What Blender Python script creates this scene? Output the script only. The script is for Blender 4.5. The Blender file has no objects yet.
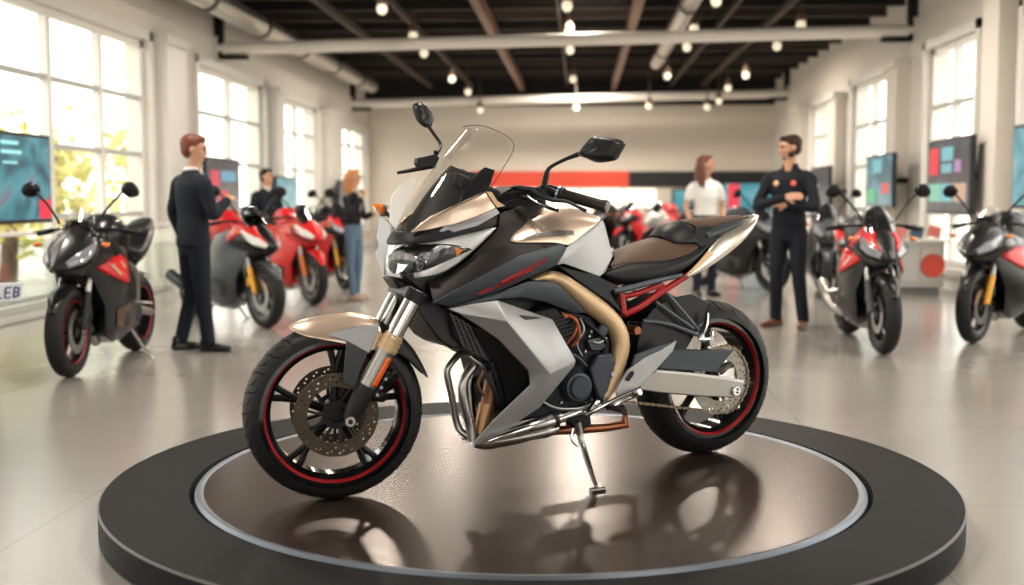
import bpy, bmesh, math, random
from mathutils import Vector, Matrix, Euler
from math import sin, cos, pi, radians, atan2, hypot
random.seed(7)
SC = bpy.context.scene
COL = SC.collection
# ------------------------------------------------------------------ camera model (1024 x 585)
FPX = 1150.0
CZ = 1.22
YAW = math.atan(68/FPX); PIT = math.atan(94.5/FPX)
CF = Vector((-sin(YAW)*cos(PIT), cos(YAW)*cos(PIT), -sin(PIT)))
CR = Vector((cos(YAW), sin(YAW), 0.0))
CU = CR.cross(CF)
CAM = Vector((0, 0, CZ))
def ray(u, v):
    return CF + CR*((u-512)/FPX) - CU*((v-292.5)/FPX)
def on_z(u, v, z):
    d = ray(u, v); return CAM + d*((z-CZ)/d.z)
def on_x(u, v, x):
    d = ray(u, v); return CAM + d*(x/d.x)
def on_y(u, v, y):
    d = ray(u, v); return CAM + d*(y/d.y)
class Frame:
    """a local frame: x forward, y left, z up"""
    def __init__(s, o, ang):
        s.o = Vector(o); s.a = ang
        s.f = Vector((cos(ang), sin(ang), 0)); s.l = Vector((-sin(ang), cos(ang), 0))
        s.M = Matrix.Translation(s.o) @ Matrix.Rotation(ang, 4, 'Z'); s.Mi = s.M.inverted()
    def P(s, u, v, y):
        d = ray(u, v); o = CAM - s.o
        t = (y - o.dot(s.l))/d.dot(s.l)
        return s.Mi @ (CAM + d*t)
PZ = 0.11
FB = Frame((0.538, 5.009, PZ), radians(210.0))
FW = Frame((-0.909, 4.160, PZ), radians(199.8))
def P(u, v, y): return FB.P(u, v, y)
def W(u, v, y):
    q = FW.P(u, v, y); q = FW.P(u, v, y+.06*q.z); return FB.Mi @ (FW.M @ q)
def Wl(x, y, z): return FB.Mi @ (FW.M @ Vector((x, y, z)))

# ------------------------------------------------------------------ materials
MATS = {}
def mat(name, col, rough=0.5, metal=0.0, coat=0.0, noise=0.02, scale=8, emit=None, es=1.0, bump=0.0, trans=0, ior=1.45, alpha=1, sheen=0, spec=0.5):
    if name in MATS: return MATS[name]
    if max(col) < .062 and not emit: col = tuple(c*.5 for c in col); spec = min(spec, .35)
    m = bpy.data.materials.new(name); m.use_nodes = True
    nt = m.node_tree; b = nt.nodes['Principled BSDF']
    tc = nt.nodes.new('ShaderNodeTexCoord'); nz = nt.nodes.new('ShaderNodeTexNoise')
    nz.inputs['Scale'].default_value = scale; nz.inputs['Detail'].default_value = 3
    nt.links.new(tc.outputs['Object'], nz.inputs['Vector'])
    mr = nt.nodes.new('ShaderNodeMapRange'); mr.inputs['To Min'].default_value = max(0.02, rough-noise); mr.inputs['To Max'].default_value = min(1, rough+noise)
    nt.links.new(nz.outputs['Fac'], mr.inputs['Value']); nt.links.new(mr.outputs[0], b.inputs['Roughness'])
    mx = nt.nodes.new('ShaderNodeMix'); mx.data_type = 'RGBA'
    mx.inputs['A'].default_value = (*[c*0.97 for c in col], 1); mx.inputs['B'].default_value = (*[min(1, c*1.03) for c in col], 1)
    nt.links.new(nz.outputs['Fac'], mx.inputs['Factor']); nt.links.new(mx.outputs['Result'], b.inputs['Base Color'])
    b.inputs['Metallic'].default_value = metal; b.inputs['Coat Weight'].default_value = coat; b.inputs['Coat Roughness'].default_value = 0.06
    b.inputs['Specular IOR Level'].default_value = spec
    b.inputs['IOR'].default_value = ior; b.inputs['Transmission Weight'].default_value = trans; b.inputs['Alpha'].default_value = alpha
    if emit:
        b.inputs['Emission Color'].default_value = (*emit, 1); b.inputs['Emission Strength'].default_value = es
    if bump:
        bp = nt.nodes.new('ShaderNodeBump'); bp.inputs['Strength'].default_value = bump; bp.inputs['Distance'].default_value = 0.002
        nt.links.new(nz.outputs['Fac'], bp.inputs['Height']); nt.links.new(bp.outputs[0], b.inputs['Normal'])
    MATS[name] = m; return m
def clear_mat(name, tint, gloss=0.08, rough=0.03):
    if name in MATS: return MATS[name]
    m = bpy.data.materials.new(name); m.use_nodes = True; nt = m.node_tree
    for n in list(nt.nodes): nt.nodes.remove(n)
    o = nt.nodes.new('ShaderNodeOutputMaterial'); t = nt.nodes.new('ShaderNodeBsdfTransparent'); g = nt.nodes.new('ShaderNodeBsdfGlossy')
    mx = nt.nodes.new('ShaderNodeMixShader'); lw = nt.nodes.new('ShaderNodeLayerWeight'); lw.inputs['Blend'].default_value = 0.25
    mr = nt.nodes.new('ShaderNodeMapRange'); mr.inputs['To Min'].default_value = gloss*0.5; mr.inputs['To Max'].default_value = min(1, gloss*6)
    t.inputs['Color'].default_value = (*tint, 1); g.inputs['Roughness'].default_value = rough
    nt.links.new(lw.outputs['Fresnel'], mr.inputs['Value']); nt.links.new(mr.outputs[0], mx.inputs['Fac'])
    nt.links.new(t.outputs[0], mx.inputs[1]); nt.links.new(g.outputs[0], mx.inputs[2]); nt.links.new(mx.outputs[0], o.inputs[0])
    MATS[name] = m; return m

# ------------------------------------------------------------------ object helpers
def tag(o, label=None, cat=None, group=None, kind=None):
    if label: o['label'] = label
    if cat: o['category'] = cat
    if group: o['group'] = group
    if kind: o['kind'] = kind
    return o
def empty(name, loc, rz=0):
    o = bpy.data.objects.new(name, None); COL.objects.link(o); o.location = loc; o.rotation_euler = (0, 0, rz)
    o.empty_display_size = 0.1
    return o
def mesh_obj(name, bm, m, parent=None, smooth=True, sub=0, solid=0, bev=0, off=-1, mods=None, angle=35, crease=False):
    bmesh.ops.recalc_face_normals(bm, faces=bm.faces) if solid == 0 else None
    me = bpy.data.meshes.new(name); bm.to_mesh(me); bm.free()
    for mm in (m if isinstance(m, (list, tuple)) else [m]): me.materials.append(mm)
    o = bpy.data.objects.new(name, me); COL.objects.link(o)
    if parent: o.parent = parent
    if smooth: me.shade_smooth()
    if solid:
        md = o.modifiers.new('s', 'SOLIDIFY'); md.thickness = solid; md.offset = off
    if bev:
        md = o.modifiers.new('b', 'BEVEL'); md.width = bev; md.segments = 2; md.limit_method = 'ANGLE'; md.angle_limit = radians(28); md.use_clamp_overlap = True
        md.harden_normals = False
    if sub:
        md = o.modifiers.new('u', 'SUBSURF'); md.levels = sub; md.render_levels = sub
    if smooth and not sub:
        me.set_sharp_from_angle(angle=radians(angle))
    return o
def flipm(bm):
    for v in bm.verts: v.co.y = -v.co.y
    bmesh.ops.reverse_faces(bm, faces=bm.faces)
    return bm
def box_bm(c, s, rot=None, bm=None):
    bm = bm or bmesh.new()
    M = Matrix.Translation(Vector(c)) @ (rot.to_4x4() if rot else Matrix.Identity(4)) @ Matrix.Diagonal((s[0], s[1], s[2], 1))
    bmesh.ops.create_cube(bm, size=1, matrix=M); return bm
def tube_bm(pts, r, seg=10, bm=None, smoothn=4, closed_ends=True, flat=None):
    """swept tube through points (Catmull-Rom), r number or list"""
    bm = bm or bmesh.new(); pts = [Vector(p) for p in pts]
    rs = r if isinstance(r, (list, tuple)) else [r]*len(pts)
    if smoothn > 1 and len(pts) > 2:
        q = []; rr = []
        for i in range(len(pts)-1):
            p0 = pts[max(i-1, 0)]; p1 = pts[i]; p2 = pts[i+1]; p3 = pts[min(i+2, len(pts)-1)]
            for k in range(smoothn):
                t = k/smoothn
                q.append(0.5*((2*p1)+(p2-p0)*t+(2*p0-5*p1+4*p2-p3)*t*t+(3*p1-p0-3*p2+p3)*t**3)); rr.append(rs[i]*(1-t)+rs[i+1]*t)
        q.append(pts[-1]); rr.append(rs[-1]); pts, rs = q, rr
    n = len(pts); T = [(pts[min(i+1, n-1)]-pts[max(i-1, 0)]).normalized() for i in range(n)]
    up = Vector((0, 0, 1)) if abs(T[0].z) < .9 else Vector((0, 1, 0))
    rings = []
    for i in range(n):
        a = T[i].cross(up); a = a.normalized() if a.length > 1e-4 else Vector((1, 0, 0)); b = a.cross(T[i]).normalized(); up = b
        fa = flat or 1
        rings.append([bm.verts.new(pts[i]+(a*cos(2*pi*k/seg)*fa+b*sin(2*pi*k/seg))*rs[i]) for k in range(seg)])
    for i in range(n-1):
        for k in range(seg):
            bm.faces.new((rings[i][k], rings[i][(k+1) % seg], rings[i+1][(k+1) % seg], rings[i+1][k]))
    if closed_ends:
        bm.faces.new(rings[0][::-1]); bm.faces.new(rings[-1])
    return bm
def tube(name, pts, r, m, parent=None, **k):
    return mesh_obj(name, tube_bm(pts, r, **k), m, parent, angle=50)
def lathe_bm(prof, M=None, seg=48, bm=None, closed=False):
    """prof: (radius, axial) pairs, revolved about local Y"""
    bm = bm or bmesh.new(); M = M or Matrix.Identity(4); rings = []
    for r, a in prof:
        if r < 1e-6: rings.append([bm.verts.new(M @ Vector((0, a, 0)))])
        else: rings.append([bm.verts.new(M @ Vector((r*cos(2*pi*k/seg), a, r*sin(2*pi*k/seg)))) for k in range(seg)])
    L = len(rings)
    for i in range(L if closed else L-1):
        A = rings[i]; B = rings[(i+1) % L]
        for k in range(seg):
            k2 = (k+1) % seg
            if len(A) == 1 and len(B) == 1: continue
            if len(A) == 1: bm.faces.new((A[0], B[k2], B[k]))
            elif len(B) == 1: bm.faces.new((A[k], A[k2], B[0]))
            else: bm.faces.new((A[k], A[k2], B[k2], B[k]))
    return bm
def grid_bm(rows, bm=None):
    bm = bm or bmesh.new(); V = [[bm.verts.new(p) for p in r] for r in rows]
    for i in range(len(V)-1):
        for j in range(len(V[i])-1):
            try: bm.faces.new((V[i][j], V[i][j+1], V[i+1][j+1], V[i+1][j]))
            except ValueError: pass
    return bm
def faces_bm(verts, faces, bm=None):
    bm = bm or bmesh.new(); V = {k: bm.verts.new(p) for k, p in verts.items()}
    for f in faces: bm.faces.new([V[k] for k in f])
    return bm
def plate_bm(pts, depth, bm=None):
    """closed prism: outline pts, pushed by vector depth; triangulated caps"""
    bm = bm or bmesh.new(); d = Vector(depth)
    A = [bm.verts.new(Vector(p)) for p in pts]; B = [bm.verts.new(Vector(p)+d) for p in pts]; n = len(A)
    bm.faces.new(A); bm.faces.new(B[::-1])
    for i in range(n):
        j = (i+1) % n; bm.faces.new((A[j], A[i], B[i], B[j]))
    bmesh.ops.recalc_face_normals(bm, faces=bm.faces)
    return bm
def shell_fix(bm, want):
    """orient an open sheet so its normals agree with direction want (a vector)"""
    bmesh.ops.recalc_face_normals(bm, faces=bm.faces)
    s = sum(f.normal.dot(want)*f.calc_area() for f in bm.faces)
    if s < 0: bmesh.ops.reverse_faces(bm, faces=bm.faces)
    return bm
def ellipsoid_bm(c, r, rot=None, bm=None, seg=16, rings=10):
    bm = bm or bmesh.new()
    M = Matrix.Translation(Vector(c)) @ (rot.to_4x4() if rot else Matrix.Identity(4)) @ Matrix.Diagonal((r[0], r[1], r[2], 1))
    bmesh.ops.create_uvsphere(bm, u_segments=seg, v_segments=rings, radius=1, matrix=M); return bm
def puff_bm(pts, n, h1, h2, steps=4, bm=None):
    """rounded lens-like solid inside a closed outline (vectors), bulging h1 along +n and h2 along -n"""
    bm = bm or bmesh.new(); pts = [Vector(p) for p in pts]; n = Vector(n).normalized(); N = len(pts)
    c = sum(pts, Vector())/N; base = [bm.verts.new(p) for p in pts]
    for sgn, h in ((1, h1), (-1, h2)):
        prev = base
        for s in range(1, steps+1):
            f = 1-s/steps; q = math.sqrt(max(0, 1-f**3))
            if s == steps:
                t = bm.verts.new(c+n*sgn*h)
                for i in range(N): bm.faces.new((prev[i], prev[(i+1) % N], t))
            else:
                ring = [bm.verts.new(c+(p-c)*(f**0.5 if False else f+(1-f)*0.0)+n*sgn*h*q) for p in pts]
                for i in range(N): bm.faces.new((prev[i], prev[(i+1) % N], ring[(i+1) % N], ring[i]))
                prev = ring
    bmesh.ops.recalc_face_normals(bm, faces=bm.faces)
    return bm
def smoothpoly(pts, n=3):
    pts = [Vector(p) for p in pts]; N = len(pts); q = []
    for i in range(N):
        p0, p1, p2, p3 = pts[i-1], pts[i], pts[(i+1) % N], pts[(i+2) % N]
        for k in range(n):
            t = k/n; q.append(0.5*((2*p1)+(p2-p0)*t+(2*p0-5*p1+4*p2-p3)*t*t+(3*p1-p0-3*p2+p3)*t**3))
    return q
# ================================================================== materials used
M_TYRE = mat('tyre rubber', (.018, .018, .02), .55, noise=.12, scale=60, bump=.3)
M_BLACK = mat('satin black', (.012, .013, .016), .35)
M_BLACKG = mat('gloss black', (.01, .011, .013), .12, coat=.6)
M_BLACKM = mat('matte black plastic', (.022, .024, .028), .5, bump=.15, scale=200)
M_SLATE = mat('slate blue-black paint', (.044, .053, .064), .36, metal=.2, coat=.05)
M_SILVER = mat('silver paint', (.40, .405, .41), .42, metal=.5, coat=.1)
M_SILVERD = mat('dark silver paint', (.30, .30, .31), .38, metal=.8, coat=.2)
M_CHAMP = mat('champagne metallic paint', (.76, .59, .46), .3, metal=.7, coat=.25)
M_GOLD = mat('satin gold frame', (.58, .405, .235), .4, metal=.35)
M_CHROME = mat('chrome', (.75, .75, .76), .1, metal=1)
M_STEEL = mat('brushed steel', (.42, .41, .40), .28, metal=1)
M_ALU = mat('warm satin aluminium', (.36, .34, .31), .36, metal=.9)
M_BRONZE = mat('bronze brake disc', (.09, .07, .05), .5, metal=.7)
M_COPPER = mat('copper pipe', (.30, .11, .05), .35, metal=.8)
M_BROWNM = mat('brown metal', (.20, .10, .05), .4, metal=.6)
M_RED = mat('red paint', (.36, .008, .012), .28, coat=.4)
M_REDL = mat('red wheel stripe', (.30, .006, .010), .4)
M_ORANGE = mat('orange reflector', (.9, .13, .01), .3, coat=.5)
M_AMBER = mat('amber lens', (.75, .18, .02), .15, coat=.8)
M_SEATB = mat('black seat vinyl', (.018, .021, .026), .42, bump=.3, scale=300)
M_SEATT = mat('brown seat suede', (.075, .04, .022), .62, bump=.4, scale=260)
M_WHITE = mat('white paint', (.8, .8, .78), .3, coat=.4)
M_ENGINE = mat('engine black casting', (.02, .024, .032), .36, metal=.4, noise=.1)
M_ENGL = mat('grey engine cover', (.045, .053, .066), .38, metal=.4)
M_CHAIN = mat('chain links', (.22, .18, .13), .4, metal=.9)
M_SCREEN = clear_mat('clear windscreen', (.985, .98, .975), .03)
M_LENS = clear_mat('clear lens', (.96, .97, .98), .04)

# ================================================================== MAIN MOTORCYCLE
BIKE = empty('motorcycle', FB.o, FB.a)
tag(BIKE, 'silver and champagne motorcycle with clear windscreen standing on the round black platform', 'motorcycle')

def part(name, bm, m, parent=None, **k): return mesh_obj(name, bm, m, parent or BIKE, **k)
def both(name, fn, m, parent=None, **k):
    a = part(name, fn(), m, parent, **k); b = part(name, flipm(fn()), m, parent, **k); return a, b
Y = Vector((0, 1, 0))

def tyre_profile(R, w, rr):
    pr = []
    for i in range(-10, 11):
        s = i/10*1.45
        pr.append((R-w*.5*.86*(1-cos(s)), w/2*sin(s)/sin(1.45)))
    pr2 = [(rr+.012, -w*.40), (rr-.004, -w*.36)] + [(rr-.004, w*.36), (rr+.012, w*.40)][0:0]
    full = [(rr-.004, -w*.34), (rr+.006, -w*.42)] + pr + [(rr+.006, w*.42), (rr-.004, w*.34)]
    return full
def wheel_parts(M, R, w, rr, rimw, par, spokes=5, name='front_wheel', stripe=True, steel=M_BLACKG, twin=True):
    """M: local matrix, axle along local Y"""
    root = part(name, lathe_bm(tyre_profile(R, w, rr), M, 72, closed=True), M_TYRE, par, angle=60)
    # tread grooves: slim dark cuts laid in the crown of the tyre
    # rim
    h = rimw/2
    prof = [(rr+.004, -h), (rr-.018, -h-.001), (rr-.028, -h+.014), (rr-.045, -h+.03), (rr-.045, h-.03), (rr-.028, h-.014), (rr-.018, h+.001), (rr+.004, h)]
    part('rim', lathe_bm(prof+[(rr-.006, h-.02), (rr-.006, -h+.02)], M, 72, closed=True), steel, root, angle=40)
    if stripe:
        for s in (-1, 1):
            bm = lathe_bm([(rr-.0185, s*(h+.001)), (rr-.0265, s*(h-.010)), (rr-.0275, s*(h-.013)), (rr-.022, s*(h-.012))], M, 72, closed=True)
            part('rim_stripe', bm, M_REDL, root)
    bm = bmesh.new()
    for i in range(spokes):
        a = 2*pi*i/spokes+.35
        for sgn in (-1, 1):
            a0 = a; a1 = a+sgn*.10
            p0 = Vector((cos(a0)*.035, 0, sin(a0)*.035)); p1 = Vector((cos(a+sgn*.02)*rr*.55, 0, sin(a+sgn*.02)*rr*.55)); p2 = Vector((cos(a1)*(rr-.035), 0, sin(a1)*(rr-.035)))
            tube_bm([M @ p0, M @ p1, M @ p2], [.022, .013, .013], seg=8, bm=bm)
    part('spokes', bm, M_BLACK, root)
    part('hub', lathe_bm([(0, -h*1.0), (.028, -h*1.0), (.034, -h*.5), (.045, -.02), (.045, .02), (.034, h*.5), (.028, h*1.0), (0, h*1.0)], M, 32), M_BLACK, root)
    return root
def disc_bm(M, r0, r1, y, th=.005, seg=120):
    bm = bmesh.new(); radii = [r0, r0+(r1-r0)*.26, r0+(r1-r0)*.40, r0+(r1-r0)*.54, r0+(r1-r0)*.68, r0+(r1-r0)*.82, r1]
    for s in (0,):
        V = [[bm.verts.new(M @ Vector((r*cos(2*pi*(k+.5*(i % 2)*0)/seg), y, r*sin(2*pi*k/seg)))) for k in range(seg)] for i, r in enumerate(radii)]
        for i in range(len(radii)-1):
            for k in range(seg):
                if i == 1 and k % 6 == 0: continue
                if i == 3 and k % 6 == 2: continue
                if i == 4 and k % 6 == 4: continue
                k2 = (k+1) % seg; bm.faces.new((V[i][k], V[i][k2], V[i+1][k2], V[i+1][k]))
    return bm

# ---- front wheel (steered, slightly leaning)
LEAN = .06; RF = .330
AF = Matrix.Rotation(0, 4, 'Z')
MF = FB.Mi @ FW.M @ Matrix.Rotation(LEAN, 4, 'X').inverted() @ Matrix.Translation((0, 0, RF))
FWL = empty  # noqa
fw = wheel_parts(MF, RF, .145, .277, .115, BIKE, 5, 'front_wheel')
# tread grooves on the tyre
def tread(M, R, w, par, n=26):
    bm = bmesh.new()
    def tp(a, s):
        r = R-w*.5*.86*(1-cos(s))-.0004; y = w/2*sin(s)/sin(1.45); return M @ Vector((r*cos(a), y, r*sin(a)))
    for i in range(n):
        a = 2*pi*i/n
        for sg in (-1, 1):
            path = [tp(a+.00, sg*.12), tp(a+.05, sg*.5), tp(a+.06, sg*.85), tp(a+.12, sg*1.12)]
            tube_bm(path, [.0018, .003, .0026, .001], seg=5, bm=bm, smoothn=3)
            path = [tp(a+.11, sg*.25), tp(a+.15, sg*.6), tp(a+.24, sg*.75)]
            tube_bm(path, [.001, .0026, .001], seg=5, bm=bm, smoothn=3)
    o = part('tread_pattern', bm, mat('tread groove', (.004, .004, .004), .9), par)
tread(MF, RF, .145, fw)
for y in (-.068, .068):
    part('brake_disc', disc_bm(MF, .105, .155, y), M_BRONZE, fw, solid=.005, off=0, smooth=False)
    bm = bmesh.new()
    for i in range(10):
        a = 2*pi*i/10
        tube_bm([MF @ Vector((cos(a)*.045, y*.9, sin(a)*.045)), MF @ Vector((cos(a+.2)*.108, y, sin(a+.2)*.108))], .006, seg=6, bm=bm)
    lathe_bm([(.03, y*.86), (.052, y*.86), (.052, y*.98), (.03, y*.98)], MF, 32, bm, closed=True)
    part('disc_carrier', bm, M_BLACKM, fw)
# ---- rear wheel
RR = .336
MR = FB.Mi @ Frame((.538, 5.009, PZ), radians(212)).M @ Matrix.Translation((0, 0, RR))
rw = wheel_parts(MR, RR, .195, .262, .165, BIKE, 5, 'rear_wheel', twin=True)
tread(MR, RR, .195, rw, 24)
# chain wheel and chain on the near side
YS = .118
CSx, CSz = 0.0, RR-.0
part('sprocket', disc_bm(MR,   .090, .147, YS, seg=108), mat('sprocket steel', (.30, .27, .23), .42, metal=.85), rw, solid=.006, off=0, smooth=False)
bm = bmesh.new()
for i in range(6):
    a = 2*pi*i/6+.2
    tube_bm([MR @ Vector((cos(a)*.03, YS-.03, sin(a)*.03)), MR @ Vector((cos(a)*.095, YS, sin(a)*.095))], .012, seg=8, bm=bm)
part('sprocket_carrier', bm, M_STEEL, rw)
front_s = P(628, 391, .118); cr = MR.translation.copy(); fr = .045
path = []
ax = MR.to_3x3() @ Vector((0, 1, 0))
fs = Vector((front_s.x, 0, front_s.z)); rc = Vector((cr.x, 0, cr.z))
dv = (fs-rc); base = atan2(dv.z, dv.x)
R1 = .151
for i in range(25):
    a = base-pi/2-.25 - i/24*(pi-.5+.0)   # around rear
    path.append(Vector((rc.x+R1*cos(a), YS, rc.z+R1*sin(a))))
for i in range(9):
    a = base+pi/2-i/8*pi
    path.append(Vector((fs.x+fr*cos(a), YS, fs.z+fr*sin(a))))
path.append(path[0])
bm = bmesh.new(); dist = 0; seglen = .016
pts = []
for i in range(len(path)-1):
    a, b = path[i], path[i+1]; L = (b-a).length; n = max(1, round(L/seglen))
    for k in range(n): pts.append((a.lerp(b, (k+.5)/n), (b-a).normalized()))
for i, (c, d) in enumerate(pts):
    th = atan2(d.z, d.x); rot = Matrix.Rotation(-th, 3, 'Y')
    box_bm(c, (.013, .014 if i % 2 else .009, .011 if i % 2 else .008), rot, bm)
part('drive_chain', bm, M_CHAIN, smooth=False)

# ---- forks
def fork(y, near):
    ax_ = Wl(-.0, y, RF-.0) if False else None
    top = W(421, 278, y) if near else W(386, 268, y)
    axl = (W(347, 426, y) if near else None)
    return top, axl
NT = W(426, 276, .100); NB = W(349, 420, .108)
off = Wl(0, -.30, 0)-Wl(0, 0, 0)
for k, (t, b) in enumerate(((NT, NB), (NT+off, NB+off))):
    d = b-t
    root = tube('fork_leg', [t+d*.10, t+d*.46], .031, M_CHROME, BIKE, seg=24)
    # collar with rings
    bm = bmesh.new()
    for q, r in ((.415, .034), (.435, .038), (.45, .035), (.465, .039), (.48, .036), (.495, .040), (.51, .038)):
        tube_bm([t+d*(q-.008), t+d*(q+.008)], r, seg=24, bm=bm)
    part('fork_collar', bm, M_GOLD, root)
    tube('fork_slider', [t+d*.50, t+d*.54, t+d*.86], [.036, .033, .033], M_ALU, root, seg=24, smoothn=1)
    tube('fork_bottom', [t+d*.76, t+d*.80, t+d*.93, t+d*1.0], [.034, .036, .034, .026], M_BLACKM, root, seg=20, smoothn=3)
    s = 1 if k == 0 else -1
    sl = (Wl(0, 1, 0)-Wl(0, 0, 0))
    tube('axle_nut', [b+sl*(.0*s), b+sl*s*.036], .018, M_STEEL, root, seg=24)
    tube('axle_cap', [b+sl*(.03*s), b+sl*s*.039], .009, M_BLACK, root, seg=16)
    # reflector, set on the outer-rear face
    fwd = (Wl(1, 0, 0)-Wl(0, 0, 0))
    o = sl*s*.026-fwd*.020; dn = d.normalized(); sd = (sl*s*.65-fwd*.75).normalized(); tt = dn.cross(sd).normalized()
    c = t+d*.665+o
    rot = Matrix((tt, sd, dn)).transposed()
    part('fork_reflector', box_bm(c, (.024, .012, .115), rot), M_ORANGE, root, bev=.004)
    # caliper behind the leg
    cb = b - d*.22 + (-fwd)*.055 - sl*s*.03
    bm = bmesh.new()
    rc_ = Matrix((tt, sd, dn)).transposed()
    box_bm(cb, (.055, .05, .12), rc_, bm); box_bm(cb+dn*.045-fwd*.012, (.05, .06, .035), rc_, bm); box_bm(cb-dn*.04-fwd*.012, (.05, .06, .04), rc_, bm)
    part('brake_caliper', bm, M_BLACK, root, bev=.008)
    for q in (-.035, 0, .03): part('caliper_bolt', tube_bm([cb+dn*q, cb+dn*q+sl*s*.036], .006, seg=10), M_STEEL, root)
tube('front_axle', [NB, NB+off], .012, M_BLACK, BIKE)
# triple clamps
c1 = (NT+NT+off)/2; d = (NB-NT).normalized()
for q, th in ((.06, .045),):
    bm = bmesh.new(); tube_bm([NT+d*q, NT+d*(q+th)], .042, seg=24, bm=bm); tube_bm([NT+off+d*q, NT+off+d*(q+th)], .042, seg=24, bm=bm)
    box_bm(c1+d*(q+th/2), (.07, .2, th*.8), Matrix.Rotation(-.45, 3, 'Y'), bm)
    part('fork_clamp', bm, M_BLACK, bev=.003)

# ---- front fender
near = [(288, 328, .012), (302, 336.5, .06), (324, 340, .075), (345, 344, .084), (366, 352, .082), (388, 352, .08), (404, 356, .078), (420, 370, .07), (428, 379, .055)]
mid = [(289, 327, .010), (305, 327, .048), (326, 332, .062), (346, 329, .066), (365, 325, .068), (381, 325, .068), (397, 334, .068), (417, 353, .062), (429, 378, .05)]
topl = [(288, 325, 0), (304, 314.5, 0), (325, 307, 0), (346, 304.5, 0), (363, 307.5, 0), (378, 317, 0), (393, 327, 0), (413, 342, 0), (429, 377, 0)]
def mirW(q): # mirror a point across the front wheel plane
    w = FW.Mi @ (FB.M @ q); w.y = -w.y+.12*w.z; return FB.Mi @ (FW.M @ w)
n_ = [W(*p) for p in near]; m_ = [W(*p) for p in mid]; t_ = [W(*p) for p in topl]
rows = [n_[:6], m_[:6], t_[:6], [mirW(q) for q in m_[:6]], [mirW(q) for q in n_[:6]]]
fend = part('front_fender', shell_fix(grid_bm(rows), Vector((0, 0, 1))), M_CHAMP, solid=.004, sub=2)
rows = [n_[5:], m_[5:], t_[5:], [mirW(q) for q in m_[5:]], [mirW(q) for q in n_[5:]]]
part('fender_tail', shell_fix(grid_bm(rows), Vector((0, 0, 1))), M_BLACKM, fend, solid=.004, sub=2)
for s in (1, -1):
    up = [W(327, 335.5, .080), W(345, 329, .078), W(364, 325, .078), W(380, 325, .078), W(375, 340, .088), W(369, 354, .094), W(357, 347, .092), W(346, 341, .086)]
    lo = [W(346.4, 341, .088), W(357, 347, .092), W(368, 353.6, .094), W(360, 372, .09), W(356, 390, .086), W(343, 382, .086)]
    for nm, pl, m in (('fender_bracket', up, M_SILVERD), ('fender_blade', lo, mat('grey fender blade', (.06, .062, .068), .45, metal=.3))):
        pl = pl if s == 1 else [mirW(q) for q in pl]
        part(nm, plate_bm(pl, (Wl(0, -.008*s, 0)-Wl(0, 0, 0))), m, fend, bev=.003)

# ---- headlight bezel (silver surround), symmetric blunt nose
bot = [(385, 278, 0), (398, 280, .08), (412, 281, .11), (428, 279, .13), (444, 275.5, .145), (469, 257, .165), (498, 227, .185)]
top = [(390, 238, 0), (403, 238, .08), (418, 238, .105), (432, 237, .125), (446, 234.5, .145), (472, 230.5, .165), (498, 226.5, .185)]
midr = [(384, 258, 0), (397, 259, .083), (413, 261, .113), (431, 259, .134), (446, 257, .150), (470, 246, .168), (498, 226.8, .186)]
def symrow(r, F=P):
    a = [F(*p) for p in r]; b = [Vector((q.x, -q.y, q.z)) for q in a[::-1] if abs(q.y) > 1e-4]; return b+a
head = part('headlight_bezel', shell_fix(grid_bm([symrow(top), symrow(midr), symrow(bot)]), Vector((1, 0, 0))), mat('light silver paint', (.62, .63, .64), .25, metal=.7, coat=.3), solid=.006, sub=1)
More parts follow.
